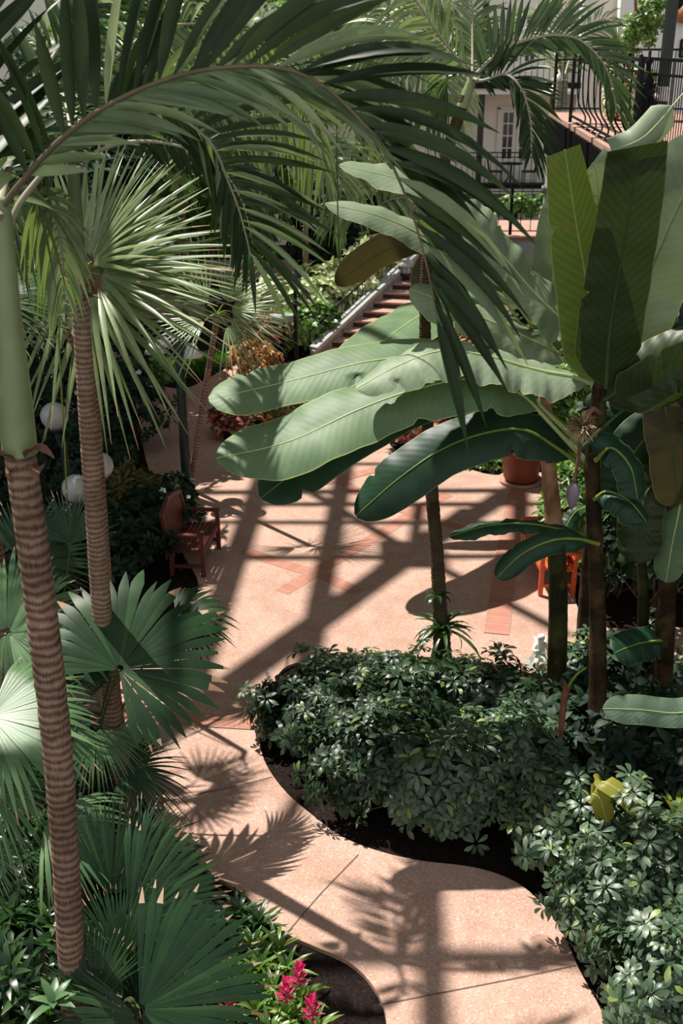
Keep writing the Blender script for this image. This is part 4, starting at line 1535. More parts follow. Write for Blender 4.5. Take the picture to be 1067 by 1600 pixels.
frond(root, [P(*cr), P(128, 180, dB + .7), P(180, 90, dB + 1.6), P(270, 40, dB + 2.6), P(370, 50, dB + 3.4), P(430, 110, dB + 4.0)], 44, .78, .07, 'palm_pale', [(-1, 55, 30, 10, 1), (1, 60, 30, -10, 1)], .5, HINT, .15, (.03, .004), 'rachis')
frond(root, [P(*cr), P(180, 170, dB + 1.1), P(290, 110, dB + 2.4), P(400, 115, dB + 3.4), P(470, 170, dB + 4.2), P(505, 260, dB + 4.6)], 48, .82, .065, 'palm_pale', [(-1, 50, 30, 10, .8), (1, 60, 30, -10, 1)], .75, HINT, .2, (.03, .004), 'rachis')
frond(root, [P(*cr), P(96, 236, dB - .2), P(60, 244, dB - .4), P(30, 300, dB - .5), P(15, 380, dB - .5)], 26, .5, .05, 'palm_mid', [(-1, 60, 30, 0, .9), (1, 60, 30, 0, .9)], .6, HINT, .15, (.026, .004), 'rachis')
frond(root, [P(*cr), P(110, 200, dB + .5), P(90, 120, dB + 1), P(50, 60, dB + 1.2), P(0, 50, dB + 1.3)], 30, .6, .055, 'palm_mid', [(-1, 60, 30, 0, .9), (1, 60, 30, 0, .9)], .5, HINT, .15, (.026, .004), 'rachis')

# curved palm rising in the middle
b = G(692, 1036)
dC = b[1]
root = palm_root('slender ringed palm in the middle of the plaza bed with a fern round its foot', b)
trunk(root, [b - [0, 0, .02], P(688, 960, dC), P(682, 860, dC), P(674, 760, dC), P(667, 640, dC), P(664, 520, dC), P(668, 400, dC), P(690, 270, dC), P(727, 150, dC)], [.125, .088, .082, .078, .07, .066, .064, .062, .06], 'trunk_c', rings=74, ringd=.035, lumps=.01, n=200)
trunk(root, [P(722, 168, dC), P(732, 140, dC), P(740, 116, dC)], [.066, .055, .04], 'shaft', 'crownshaft', n=16)
cr = (738, 122, dC)
frond(root, [P(*cr), P(770, 90, dC), P(804, 69, dC), P(846, 57, dC), P(872, 55, dC), P(900, 60, dC), P(926, 79, dC), P(947, 107, dC), P(958, 145, dC), P(962, 170, dC)], 44, .62, .06, 'palm_mid', [(-1, 62, 24, 6, 1), (1, 40, 26, -25, .5)], .16, HINT, .05, (.022, .004), 'rachis', taper=.4)
frond(root, [P(*cr), P(754, 126, dC - .2), P(787, 116, dC - .3), P(808, 130, dC - .4), P(821, 155, dC - .4), P(829, 195, dC - .4), P(830, 235, dC - .4)], 34, .50, .05, 'palm_dark', [(-1, 55, 22, 6, 1), (1, 50, 26, -10, .55)], .25, HINT, .15, (.02, .004), 'rachis', taper=.4)
frond(root, [P(*cr), P(738, 60, dC + .3), P(736, 0, dC + .5), P(715, -60, dC + .6)], 30, .60, .05, 'palm_pale', [(-1, 55, 30, 6, .6), (1, 55, 30, -10, 1)], .25, HINT, .12, (.018, .004), 'rachis')
frond(root, [P(*cr), P(700, 80, dC + .2), P(650, 40, dC + .3), P(590, 40, dC + .4), P(550, 90, dC + .4)], 36, .62, .055, 'palm_pale', [(-1, 55, 30, 6, 1), (1, 55, 30, -10, 1)], .4, HINT, .12, (.018, .004), 'rachis')
frond(root, [P(*cr), P(690, 60, dC - .2), P(640, -10, dC - .4), P(580, -50, dC - .5)], 32, .65, .055, 'palm_pale', [(-1, 55, 30, 6, 1), (1, 55, 30, -10, 1)], .4, HINT, .12, (.018, .004), 'rachis')
frond(root, [P(*cr), P(715, 110, dC + .4), P(690, 130, dC + .8), P(665, 190, dC + 1)], 26, .5, .05, 'palm_mid', [(-1, 55, 30, 6, 1), (1, 55, 30, -10, 1)], .5, HINT, .12, (.018, .004), 'rachis')
rosette('basket_fern', 'dark strappy fern wrapped round the foot of the slender middle palm', 'fern', P(692, 985, dC - .14), 30, .68, .055, 'brom_dark', (1.1, -.2), 1.5)
rosette('basket_fern', 'small drooping dark fern higher on the slender middle palm', 'fern', P(683, 935, dC - .10), 9, .36, .05, 'brom_dark', (1.0, .6), 2.4)

# pale trunked palm before the balconies
b = np.array([float(P(868, 400, 26.0)[0]), 26.0, 0])
root = palm_root('far palm with a thick pale grey green trunk between the balconies and the terrace', b)
trunk(root, [b - [0, 0, .02], P(868, 330, 26), P(872, 220, 26), P(878, 125, 26)], [.26, .24, .19, .13], 'trunk_far', n=60)
for q4 in ((P(900, 70, 27), P(940, 30, 27.5), P(990, 60, 28)), (P(860, 60, 27.5), P(840, 20, 28), P(800, 30, 28.5)), (P(880, 40, 26.5), P(890, -40, 27), P(900, -90, 27))):
    frond(root, [P(878, 130, 26)] + list(q4), 34, .9, .07, 'palm_pale', [(-1, 55, 30, 6, 1), (1, 55, 30, -10, 1)], .35, HINT, .12, (.03, .005), 'rachis')

# feather palms far behind
def far_palm(label, base, crown, fr, L, w, mat, group, n=26, rr=.07):
    root = palm_root(label, base, group)
    base = np.asarray(base, float)
    trunk(root, [base - [0, 0, .02], (base + crown) / 2 + [.1, 0, 0], crown], [rr * 1.3, rr, rr * .8], 'trunk_b', n=30)
    for f in fr:
        frond(root, [crown] + [P(*q) for q in f], n, L, w, mat, [(-1, 62, 34, 4, 1), (1, 62, 34, -4, 1)], .5, HINT, .15, (.025, .005), 'rachis')


GP = 'feather palms far behind the plaza'
c = P(578, 330, 32)
far_palm('far feather palm with pale drooping leaflets left of the hanging near frond', (c[0], 32, 0), c, [[(590, 262, 32.0), (618, 230, 31.8), (648, 252, 31.6)], [(560, 280, 32.2), (540, 255, 32.3), (520, 280, 32.4)], [(610, 312, 31.6), (640, 312, 31.4), (658, 345, 31.3)], [(575, 262, 32.6), (590, 205, 33.0), (620, 180, 33.2)], [(556, 316, 31.6), (535, 318, 31.4), (522, 350, 31.3)]], 0.86, 0.125, 'palm_pale', GP)
c = P(470, 215, 31)
far_palm('far feather palm with pale fronds seen through the near arching fronds', (c[0], 31, 0), c, [[(500, 160, 31.0), (545, 150, 31.0), (580, 190, 31.0)], [(440, 150, 31.0), (400, 130, 31.0), (360, 160, 31.0)], [(490, 230, 30.6), (520, 250, 30.4), (535, 300, 30.3)], [(470, 140, 31.5), (490, 80, 32.0), (530, 60, 32.0)], [(430, 210, 30.6), (400, 230, 30.4), (385, 280, 30.3)]], 1.33, 0.118, 'palm_pale', GP)
c = P(270, 150, 31)
far_palm('far feather palm behind the spiky fan palm at the upper left', (c[0], 31, 0), c, [[(310, 90, 31.0), (360, 80, 31.0), (400, 120, 31.0)], [(240, 80, 31.0), (200, 60, 31.0), (150, 90, 31.0)], [(300, 160, 30.6), (340, 180, 30.4), (360, 230, 30.3)], [(270, 70, 31.5), (285, 10, 32.0), (330, -20, 32.0)], [(230, 140, 30.6), (190, 150, 30.4), (160, 200, 30.3)]], 1.41, 0.120, 'palm_mid', GP)
c = P(640, 75, 36)
far_palm('far feather palm topping the beige wall at the upper middle', (c[0], 36, 0), c, [[(670, 20, 36.0), (710, 10, 36.0), (740, 50, 36.0)], [(610, 20, 36.0), (580, 0, 36.0), (540, 30, 36.0)], [(660, 90, 35.6), (690, 110, 35.4), (700, 160, 35.3)], [(620, 90, 35.6), (590, 110, 35.4), (575, 160, 35.3)]], 1.58, 0.130, 'palm_pale', GP)

# ------------------------------------------------------------------ spiky fan palms
def spiky(label, crown, base, leaves, R, nseg, mat, split=.24, tr=.12, pet=.22, droop=.16):
    root = thing('fan_palm', label, 'palm', base, 'spiky fan palms on the left')
    trunk(root, [np.asarray(base, float) - [0, 0, .02], (np.asarray(base) + crown) / 2, crown], [tr * 1.1, tr, tr * .9], 'trunk_a', n=40)
    for dx, dz, dy, sp in leaves:
        d = norm(np.array([dx, dy, dz], float))
        nrm = norm(np.array([0, -.55, .8]) - d * (np.array([0, -.55, .8]) @ d))
        fan_leaf(root, crown + d * pet, d, nrm, R * rng.uniform(.92, 1.05), sp, nseg, split, droop, mat, crown, True, .014, 'petiole', .12, cup=.05)
    return root


c = P(128, 432, 13.0)
spiky('big spiky fan palm with narrow pale leaf blades behind the slim fibrous trunk', c, (float(P(165, 996, 13.0)[0]), 13.0, 0), [(1, .15, -.2, 110), (.85, .6, 0, 100), (.45, 1, .2, 100), (-.1, 1, .3, 100), (-.7, .7, .1, 110), (-1, .05, 0, 110), (.95, -.35, -.45, 100), (.5, -.75, -.5, 100), (1, .5, .9, 110), (-.7, -.5, -.3, 110), (.6, .9, .7, 100), (.7, .75, -.4, 90), (1, -.05, .4, 90), (.9, .3, .7, 90), (.2, -.9, -.6, 90)], 1.75, 11, 'palm_pale', .26)
c = P(340, 492, 17.0)
spiky('smaller spiky fan palm whose blades point right over the shaded path', c, (b_lamp[0] - .02, b_lamp[1] + .35, 0), [(1, -.2, -.3, 120), (1, .35, -.2, 110), (.5, .8, .2, 110), (-.6, .6, .2, 110), (.6, -.6, -.4, 100), (-.6, -.2, -.3, 100), (.9, -.1, .6, 110)], 1.12, 13, 'palm_pale', .22, .05)
c = P(92, 492, 11.6)
sx_ = float(P(158, 1060, 11.8)[0])
root = thing('fan_palm', 'small star shaped fan palm left of the slim fibrous trunk', 'palm', (sx_, 11.8, 0), 'spiky fan palms on the left')
trunk(root, [(sx_, 11.8, -.02), ((sx_ * 2 + c[0]) / 3 + .12, 11.9, 1.8), c + [.16, .2, -.5], c + [0, .2, -.2]], [.045, .04, .035], 'trunk_a', n=12)
fan_leaf(root, c, (-.6, -.2, .5), (.1, -.9, .5), .52, 300, 16, .25, .2, 'palm_pale', c + [0, .2, -.2], True, .012, 'petiole')
fan_leaf(root, c + [-.3, .2, .1], (-1, 0, .1), (.1, -.8, .6), .55, 200, 16, .3, .2, 'palm_pale', c + [0, .2, -.2], True, .012, 'petiole')

# ------------------------------------------------------------------ understory fan palms, lower left
def fan_group(label, base, leaves):
    root = thing('fan_palm', label, 'palm', base, 'broad leaved fan palms in the lower left bed')
    trunk(root, [np.asarray(base, float) - [0, 0, .03], np.asarray(base, float) + [0, 0, .25]], [.12, .09], 'trunk_a', n=12)
    for hx, hy, d, tip, n, R, sp, mat, split, droop in leaves:
        h = P(hx, hy, d)
        T = P(*tip)
        fan_leaf(root, h, T - h, n, R, sp, 34, split, droop, mat, np.asarray(base) + [0, 0, .2], True, .013, 'petiole_dark')


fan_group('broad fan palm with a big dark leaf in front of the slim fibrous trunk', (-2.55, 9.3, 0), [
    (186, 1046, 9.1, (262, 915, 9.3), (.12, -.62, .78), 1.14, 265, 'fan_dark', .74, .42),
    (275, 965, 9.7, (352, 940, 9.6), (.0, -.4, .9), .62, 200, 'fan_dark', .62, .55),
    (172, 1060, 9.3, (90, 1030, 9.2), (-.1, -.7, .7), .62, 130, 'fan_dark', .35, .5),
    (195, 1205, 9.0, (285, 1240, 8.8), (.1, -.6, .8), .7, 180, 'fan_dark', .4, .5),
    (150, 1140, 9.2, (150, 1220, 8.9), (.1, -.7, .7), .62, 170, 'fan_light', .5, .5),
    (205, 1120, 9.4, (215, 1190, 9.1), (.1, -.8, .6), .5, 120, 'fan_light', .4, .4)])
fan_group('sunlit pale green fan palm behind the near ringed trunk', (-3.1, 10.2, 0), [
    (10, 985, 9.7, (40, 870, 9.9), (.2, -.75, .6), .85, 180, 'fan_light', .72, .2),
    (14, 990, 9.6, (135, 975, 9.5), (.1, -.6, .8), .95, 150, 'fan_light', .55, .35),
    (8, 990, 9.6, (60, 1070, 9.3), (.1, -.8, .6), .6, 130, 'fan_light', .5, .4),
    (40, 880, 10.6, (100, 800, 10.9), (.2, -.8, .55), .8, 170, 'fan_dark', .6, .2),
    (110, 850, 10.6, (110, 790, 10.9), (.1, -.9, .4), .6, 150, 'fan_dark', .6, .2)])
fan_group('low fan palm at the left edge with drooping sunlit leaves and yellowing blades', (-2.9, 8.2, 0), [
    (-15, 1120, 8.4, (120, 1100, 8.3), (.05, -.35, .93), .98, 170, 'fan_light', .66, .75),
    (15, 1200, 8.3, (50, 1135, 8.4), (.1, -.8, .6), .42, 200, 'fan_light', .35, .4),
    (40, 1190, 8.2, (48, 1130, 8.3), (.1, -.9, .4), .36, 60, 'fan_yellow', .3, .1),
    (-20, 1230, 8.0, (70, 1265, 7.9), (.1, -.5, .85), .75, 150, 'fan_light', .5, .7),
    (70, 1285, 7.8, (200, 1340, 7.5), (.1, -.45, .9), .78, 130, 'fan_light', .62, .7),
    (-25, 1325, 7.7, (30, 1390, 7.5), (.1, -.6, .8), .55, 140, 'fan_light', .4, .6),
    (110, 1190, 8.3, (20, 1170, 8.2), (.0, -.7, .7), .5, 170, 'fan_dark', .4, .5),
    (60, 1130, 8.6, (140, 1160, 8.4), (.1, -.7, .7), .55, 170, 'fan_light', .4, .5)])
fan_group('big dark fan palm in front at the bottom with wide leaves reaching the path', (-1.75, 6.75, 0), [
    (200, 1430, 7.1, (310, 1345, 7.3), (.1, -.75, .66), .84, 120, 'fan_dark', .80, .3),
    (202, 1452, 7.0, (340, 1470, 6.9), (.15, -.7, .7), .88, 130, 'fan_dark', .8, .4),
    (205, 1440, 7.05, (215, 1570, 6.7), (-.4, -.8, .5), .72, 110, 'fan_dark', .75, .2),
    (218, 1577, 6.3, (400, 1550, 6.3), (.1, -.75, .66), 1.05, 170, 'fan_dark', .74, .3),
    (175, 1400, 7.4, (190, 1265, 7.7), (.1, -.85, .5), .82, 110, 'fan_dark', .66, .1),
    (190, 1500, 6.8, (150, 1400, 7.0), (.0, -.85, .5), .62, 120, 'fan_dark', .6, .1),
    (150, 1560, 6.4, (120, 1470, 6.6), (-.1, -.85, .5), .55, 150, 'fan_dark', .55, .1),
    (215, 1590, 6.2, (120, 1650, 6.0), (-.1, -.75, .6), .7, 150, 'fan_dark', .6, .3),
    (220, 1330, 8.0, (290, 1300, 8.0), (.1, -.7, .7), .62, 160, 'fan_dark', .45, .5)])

c = np.array([-3.78, 11.35, 4.9])
root = thing('fan_palm', 'fan palm mostly beyond the left picture edge with blade tips showing above the globe lamp', 'palm', (-4.0, 11.5, 0), 'spiky fan palms on the left')
trunk(root, [(-4.0, 11.5, -.02), (-3.9, 11.45, 2.5), c], [.12, .10, .09], 'trunk_a', n=40)
for dx, dy, dz, sp in ((1, .1, .1, 150), (.7, -.7, .0, 150), (.6, .8, .2, 150), (-.3, -1, 0, 150), (-1, .2, .1, 150), (0, .1, 1, 150), (.9, -.2, -.5, 120)):
    d = norm(np.array([dx, dy, dz], float))
    n_ = np.array([0, -.3, .95]) if abs(dz) < .8 else np.array([.2, -1.0, .1])
    fan_leaf(root, c + d * .3, d, n_, .74, sp, 18, .42, .35, 'palm_mid', c, True, .013, 'petiole')

# ------------------------------------------------------------------ bananas
bA, bB = G(932, 1200), G(868, 1120)
dA, dB_ = 10.3, 11.3
root = thing('banana_plant', 'largest banana plant with upright backlit leaves and a hanging purple flower bud', 'banana plant', bA)
BA = root
trunk(root, [bA - [0, 0, .03], P(934, 1000, dA), P(930, 850, dA), P(925, 740, dA), P(930, 640, dA), P(936, 596, dA)], [.11, .098, .088, .08, .075, .05], 'stem_ban2', 'pseudostem', lumps=.01, n=60)
trunk(root, [P(936, 700, dA), P(938, 640, dA), P(942, 590, dA)], [.06, .06, .03], 'stem_ban', 'pseudostem', n=20)
up = lambda x, y, z: (x, y, z)
banana_leaf(root, [P(941, 612, 10.3), P(932, 540, 10.3), P(918, 450, 10.25), P(902, 360, 10.15), P(890, 285, 10.0), P(882, 234, 9.9)], .29, (.05, -.97, .25), 'ban_thin', .03, .10, -.1, .03, 4, 1, tipcut=True, wr=.95, wl=1.15, narrow=.5)
banana_leaf(root, [P(946, 606, 10.1), P(952, 520, 9.95), P(968, 420, 9.8), P(985, 320, 9.65), P(994, 250, 9.55), P(996, 228, 9.5)], .31, (.02, -.98, .12), 'ban_thin2', .03, .08, -.08, .03, 5, 1, tipcut=True, narrow=.2)
banana_leaf(root, [P(944, 612, 10.4), P(966, 545, 10.5), P(1000, 455, 10.5), P(1034, 375, 10.4), P(1075, 290, 10.3), P(1130, 220, 10.2)], .40, (-.15, -.86, .48), 'ban_pale', .14, .05, -.1, .02, 4, 2)
banana_leaf(root, [P(944, 625, 10.2), P(985, 600, 10.1), P(1040, 568, 10.0), P(1100, 550, 9.9), P(1180, 560, 9.8)], .30, (-.1, -.82, .55), 'ban_thin2', .03, .3, -.5, .03, 4, 2)
banana_leaf(root, [P(905, 705, 10.25), P(960, 652, 10.15), P(1020, 610, 10.0), P(1090, 580, 9.9), P(1180, 590, 9.8)], .34, (.1, -.9, -.3), 'ban_thin2', .32, .0, -.2, .03, 4, 2)
# long leaves sweeping left over the plaza
banana_leaf(root, [P(925, 600, 10.3), P(890, 588, 10.25), P(835, 577, 10.2), P(760, 556, 10.1), P(690, 548, 10.0), P(620, 572, 9.9), P(557, 607, 9.8)],   .27, (-.05, -.40, .9), 'ban_pale', .04, .05, -.3, .10, 6, 6, tipround=.35, wl=1.2, wr=.8)
banana_leaf(root, [P(915, 720, 10.35), P(860, 662, 10.3), P(812, 615, 10.25), P(740, 592, 10.1), P(650, 608, 10.0), P(560, 640, 9.9), P(450, 690, 9.75), P(338, 716, 9.6)], .38, (-.15, -.52, .84), 'ban', .20, .08, -.22, .05, 4, 3, tipround=.22)
banana_leaf(root, [P(912, 700, 10.6), P(850, 640, 10.6), P(790, 580, 10.6), P(690, 560, 10.55), P(580, 564, 10.5), P(450, 596, 10.4), P(326, 624, 10.3)], .30, (-.1, -.46, .88), 'ban', .24, .10, -.2, .03, 4, 2, tipround=.15)
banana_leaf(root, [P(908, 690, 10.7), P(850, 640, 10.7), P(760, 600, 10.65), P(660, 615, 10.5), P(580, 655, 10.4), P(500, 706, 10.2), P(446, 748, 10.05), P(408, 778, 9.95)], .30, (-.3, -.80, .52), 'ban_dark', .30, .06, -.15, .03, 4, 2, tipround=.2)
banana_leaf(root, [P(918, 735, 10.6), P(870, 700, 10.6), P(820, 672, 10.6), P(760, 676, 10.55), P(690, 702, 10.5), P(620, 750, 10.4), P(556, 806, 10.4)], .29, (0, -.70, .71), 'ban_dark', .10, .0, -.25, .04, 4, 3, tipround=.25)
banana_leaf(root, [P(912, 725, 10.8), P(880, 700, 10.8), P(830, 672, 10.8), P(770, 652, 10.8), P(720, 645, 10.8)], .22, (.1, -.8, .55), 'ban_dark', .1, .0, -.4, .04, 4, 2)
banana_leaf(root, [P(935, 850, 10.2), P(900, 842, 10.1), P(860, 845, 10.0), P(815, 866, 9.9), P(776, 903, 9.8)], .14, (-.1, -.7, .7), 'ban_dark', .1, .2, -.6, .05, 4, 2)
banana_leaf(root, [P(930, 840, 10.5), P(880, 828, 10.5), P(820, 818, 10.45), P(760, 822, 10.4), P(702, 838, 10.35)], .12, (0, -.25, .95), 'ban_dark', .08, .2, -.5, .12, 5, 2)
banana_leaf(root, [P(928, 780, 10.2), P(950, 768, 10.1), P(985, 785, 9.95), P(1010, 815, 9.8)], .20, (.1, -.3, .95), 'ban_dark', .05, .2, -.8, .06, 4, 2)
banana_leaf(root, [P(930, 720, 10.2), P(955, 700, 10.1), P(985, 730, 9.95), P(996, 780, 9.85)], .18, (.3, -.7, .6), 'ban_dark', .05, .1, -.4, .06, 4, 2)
# hanging flower
st = MB()
tube(st, [P(936, 645, dA - .05), P(924, 640, dA - .15), P(911, 672, dA - .2), P(903, 720, dA - .2), P(897, 752, dA - .2)], [.03, .024, .022, .018, .016], 8, 20)
fl = st.build('flower_stalk', M['trunk_c'] if False else M['sheath'], root)
m = MB()
cc = P(909, 668, dA - .22)
for k in range(420):
    d = norm(rng.normal(size=3) * [1, 1, .9])
    V, Fq = blade(rng.uniform(.09, .155), .020, rng.uniform(.1, .7), 3, .3, .03)
    ref = np.array([0, 0, 1.0]) if abs(d[2]) < .9 else np.array([1.0, 0, 0])
    y = norm(np.cross(ref, d))
    m.add(V @ np.stack([d, y, np.cross(d, y)]) + cc, Fq)
m.build('flower_cluster', M['flower_dry'], root)
m = MB()
q = P(895, 772, dA - .2)
lathe(m, [(.003, .12), (.03, .11), (.058, .07), (.066, .02), (.06, -.04), (.038, -.11), (.003, -.17)], q, 14)
m.build('flower_bud', M['bud'], root)

root = thing('banana_plant', 'banana plant with a peeling pink sheathed stem behind the largest banana', 'banana plant', bB)
trunk(root, [bB - [0, 0, .03], P(872, 950, dB_), P(868, 830, dB_)], [.115, .11, .1], 'stem_ban', 'pseudostem', lumps=.01, n=40)
trunk(root, [P(868, 840, dB_), P(858, 740, dB_), P(852, 640, dB_), P(848, 560, dB_)], [.098, .085, .075, .06], 'stem_pink', 'pseudostem', lumps=.015, n=40)
banana_leaf(root, [P(848, 560, dB_), P(838, 520, dB_), P(812, 468, 11.2), P(790, 448, 11.1), P(770, 420, 11.0), P(740, 380, 10.9), P(700, 325, 10.8), P(640, 285, 10.7), P(530, 258, 10.6)], .33, (-.1, -.45, .88), 'ban_pale', .30, .03, -.12, .07, 5, 4, narrow=.55)
banana_leaf(root, [P(850, 566, 11.3), P(888, 540, 11.1), P(900, 520, 11.0), P(880, 502, 11.05), P(835, 458, 11.0), P(790, 405, 10.95), P(745, 350, 10.9), P(720, 322, 10.9)], .33, (.15, -.55, .82), 'ban_pale', .2, .03, -.15, .08, 4, 4, tipround=.1)
banana_leaf(root, [P(850, 565, dB_), P(820, 522, dB_), P(795, 478, 11.3), P(745, 430, 11.3), P(690, 385, 11.3), P(600, 340, 11.2), P(508, 318, 11.2)], .24, (-.1, -.5, .85), 'ban_pale', .35, .05, -.25, .06, 5, 3, narrow=.5)
banana_leaf(root, [P(850, 575, 11.3), P(875, 556, 11.0), P(845, 538, 10.95), P(790, 512, 11.0), P(730, 487, 11.0), P(670, 462, 11.0), P(640, 452, 11.0)], .24, (-.2, -.45, .87), 'ban_pale', .16, .1, -.45, .07, 5, 3, hint1=(-.1, -.6, .8))
banana_leaf(root, [P(848, 562, 11.3), P(830, 510, 11.35), P(800, 470, 11.4), P(780, 455, 11.4), P(755, 452, 11.4), P(735, 455, 11.4)], .13, (0, -.5, .85), 'ban_pale', .6, .05, -.2, .04, 3, 1)
banana_leaf(root, [P(852, 590, 11.3), P(832, 545, 11.4), P(815, 560, 11.3), P(805, 580, 11.2)], .15, (.1, -.8, .6), 'ban', .1, .05, -.2, .04, 3, 1)
banana_leaf(root, [P(850, 580, 11.3), P(862, 555, 11.5), P(862, 480, 11.7), P(866, 400, 11.7), P(880, 330, 11.6), P(900, 280, 11.5)], .24, (-.4, -.80, .45), 'ban_pale', .1, .05, -.1, .03, 4, 2)
banana_leaf(root, [P(932, 602, 10.4), P(915, 540, 11.2), P(910, 470, 11.6), P(925, 400, 11.7), P(935, 320, 11.7), P(930, 262, 11.6), P(925, 255, 11.6)], .20, (-.1, -.9, .4), 'ban_pale', .45, .05, -.1, .03, 4, 2, tipcut=True)
banana_leaf(root, [P(928, 606, 10.4), P(905, 550, 11.2), P(910, 470, 11.6), P(932, 390, 11.5), P(940, 320, 11.5)], .24, (-.2, -.9, .3), 'ban_dark', .35, .05, -.1, .03, 4, 2)

# more banana stems to the right
b = G(908, 1060)
root = thing('banana_plant', 'thin brown banana stem standing just behind the largest banana', 'banana plant', b)
trunk(root, [b - [0, 0, .03], P(910, 1000, b[1]), P(918, 880, b[1]), P(928, 760, b[1])], [.085, .08, .07, .05], 'stem_ban2', 'pseudostem', n=30)
banana_leaf(root, [P(928, 770, b[1]), P(960, 690, 12.0), P(1010, 640, 11.8), P(1060, 660, 11.6)], .32, (.1, -.8, .5), 'ban_dark', .1, .0, -.3, .05, 4, 2)
banana_leaf(root, [P(926, 790, b[1]), P(900, 800, 12.2), P(880, 830, 12.1)], .1, (0, -.5, .85), 'ban_dark', .1, .0, -.3, .05, 4, 1)
b = G(1032, 1140)
root = thing('banana_plant', 'dark banana clump at the right edge with leaves hanging in shade', 'banana plant', b)
dD = b[1]
trunk(root, [b - [0, 0, .03], P(1040, 960, dD), P(1050, 800, dD), P(1062, 640, dD)], [.12, .11, .09, .06], 'stem_ban2', 'pseudostem', n=40)
trunk(root, [b + [-.25, .2, -.03], P(1005, 960, dD + .2), P(1000, 850, dD + .2)], [.08, .07, .05], 'stem_ban', 'pseudostem', n=30)
banana_leaf(root, [P(1060, 650, dD), P(1045, 600, dD - .1), P(1040, 640, dD - .3), P(1052, 720, dD - .4), P(1058, 790, dD - .4)], .26, (.3, -.9, .2), 'ban_brown', .15, .1, -.2, .05, 4, 2)
banana_leaf(root, [P(1050, 800, dD), P(1020, 760, dD - .1), P(1002, 800, dD - .2), P(1000, 880, dD - .3)], .24, (-.2, -.9, .3), 'ban_thin2', .15, .1, -.3, .05, 4, 2)
banana_leaf(root, [P(1052, 820, dD), P(1062, 790, dD - .1), P(1050, 850, dD - .2), P(1040, 910, dD - .3)], .16, (-.5, -.8, .4), 'ban', .1, .1, -.2, .05, 4, 2)
banana_leaf(root, [P(1045, 1000, dD), P(1000, 1005, dD - .3), P(960, 1020, dD - .5)], .2, (0, -.7, .7), 'ban_dark', .1, .05, -.3, .05, 4, 2)
banana_leaf(root, [P(1060, 700, dD), P(1020, 680, dD + .2), P(985, 720, dD + .2), P(975, 800, dD + .1)], .3, (-.1, -.9, .4), 'ban_dark', .1, .05, -.3, .05, 4, 2)
root = thing('banana_plant', 'banana plant beyond the right picture edge reaching in with one blotched leaf', 'banana plant', (4.3, 9.6, 0))
trunk(root, [(4.3, 9.6, -.03), (4.32, 9.6, 3.0), (4.3, 9.6, 6.2)], [.13, .11, .06], 'stem_ban', 'pseudostem', n=40)
banana_leaf(root, [(4.3, 9.6, 2.0), (4.05, 9.4, 2.35), P(1150, 1080, 9.2), P(1110, 1100, 9.1), P(1060, 1114, 9.0), P(1000, 1109, 8.9), P(942, 1107, 8.8)], .14, (-.05, -.8, .6), 'ban_blotch', .3, .05, -.12, .06, 6, 1, tipround=.14, rad=(.02, .004))
banana_leaf(root, [(4.3, 9.6, 6.2), (4.0, 9.7, 7.0), P(1110, 110, 9.8), P(1066, 148, 9.7), P(1030, 190, 9.65), P(1000, 218, 9.6), P(955, 236, 9.6)], .14, (.35, -.8, .5), 'ban_pale', .79, .1, -.5, .03, 4, 2, tipcut=True)
banana_leaf(root, [(4.3, 9.6, 5.2), (4.0, 10.3, 5.4), P(1100, 480, 10.8), P(1060, 470, 10.9), P(1030, 500, 10.9), P(1005, 560, 10.9), P(990, 640, 10.8)], .4, (-.1, -.9, .4), 'ban_dark', .3, .05, -.3, .05, 4, 2)
# back banana with the brown leaf
b = G(752, 705)
root = thing('banana_plant', 'banana plant farther back with a brown backlit leaf near the brick steps', 'banana plant', b)
trunk(root, [b - [0, 0, .03], P(768, 560, 19.3), P(765, 450, 17.6)], [.12, .1, .07], 'stem_ban', 'pseudostem', n=30)
banana_leaf(root, [P(765, 455, 17.6), P(740, 420, 17.6), P(700, 385, 17.5), P(655, 374, 17.4), P(600, 392, 17.3), P(550, 424, 17.2), P(524, 443, 17.1)], .29, (.1, -.85, -.35), 'ban_brown', .30, .05, -.15, .03, 3, 2, tipround=.3)
banana_leaf(root, [P(765, 455, 17.6), P(760, 420, 17.6), P(730, 400, 17.5), P(700, 430, 17.4), P(690, 470, 17.3)], .55, (.1, -.95, .1), 'ban_brown', .2, .05, -.15, .03, 3, 2)
banana_leaf(root, [P(765, 458, 17.6), P(745, 448, 17.3), P(700, 470, 16.7), P(640, 503, 15.9), P(587, 542, 15.3), P(540, 580, 14.9), P(505, 610, 14.6)], .56, (-.25, -.40, .88), 'ban', .12, .05, -.15, .03, 3, 2, tipround=.3)
# young yellowing banana and a dead stalk
b = G(958, 1300)
b[1] -= .75
b[0] = P(955, 1300, b[1])[0]
root = thing('banana_plant', 'young banana sucker with yellow spotted leaves above the right umbrella shrub', 'banana plant', b)
trunk(root, [b - [0, 0, .03], P(948, 1240, b[1])], [.05, .03], 'stem_ban', 'pseudostem', n=10)
banana_leaf(root, [P(948, 1245, b[1]), P(938, 1226, b[1]), P(945, 1222, b[1] - .1), P(972, 1240, b[1] - .2), P(1004, 1272, b[1] - .3)], .09, (.2, -.6, .75), 'ban_yellow', .2, .05, -.2, .02, 3, 1, rad=(.012, .003))
banana_leaf(root, [P(946, 1248, b[1]), P(926, 1240, b[1] - .1), P(938, 1250, b[1] - .15), P(948, 1285, b[1] - .2)], .09, (-.2, -.8, .5), 'ban_yellow', .15, .05, -.2, .02, 3, 1, rad=(.012, .003))
b = G(868, 1228)
root = thing('dead_stalk', 'bare reddish brown broken stalk standing above the umbrella shrubs', 'dead stem', b)
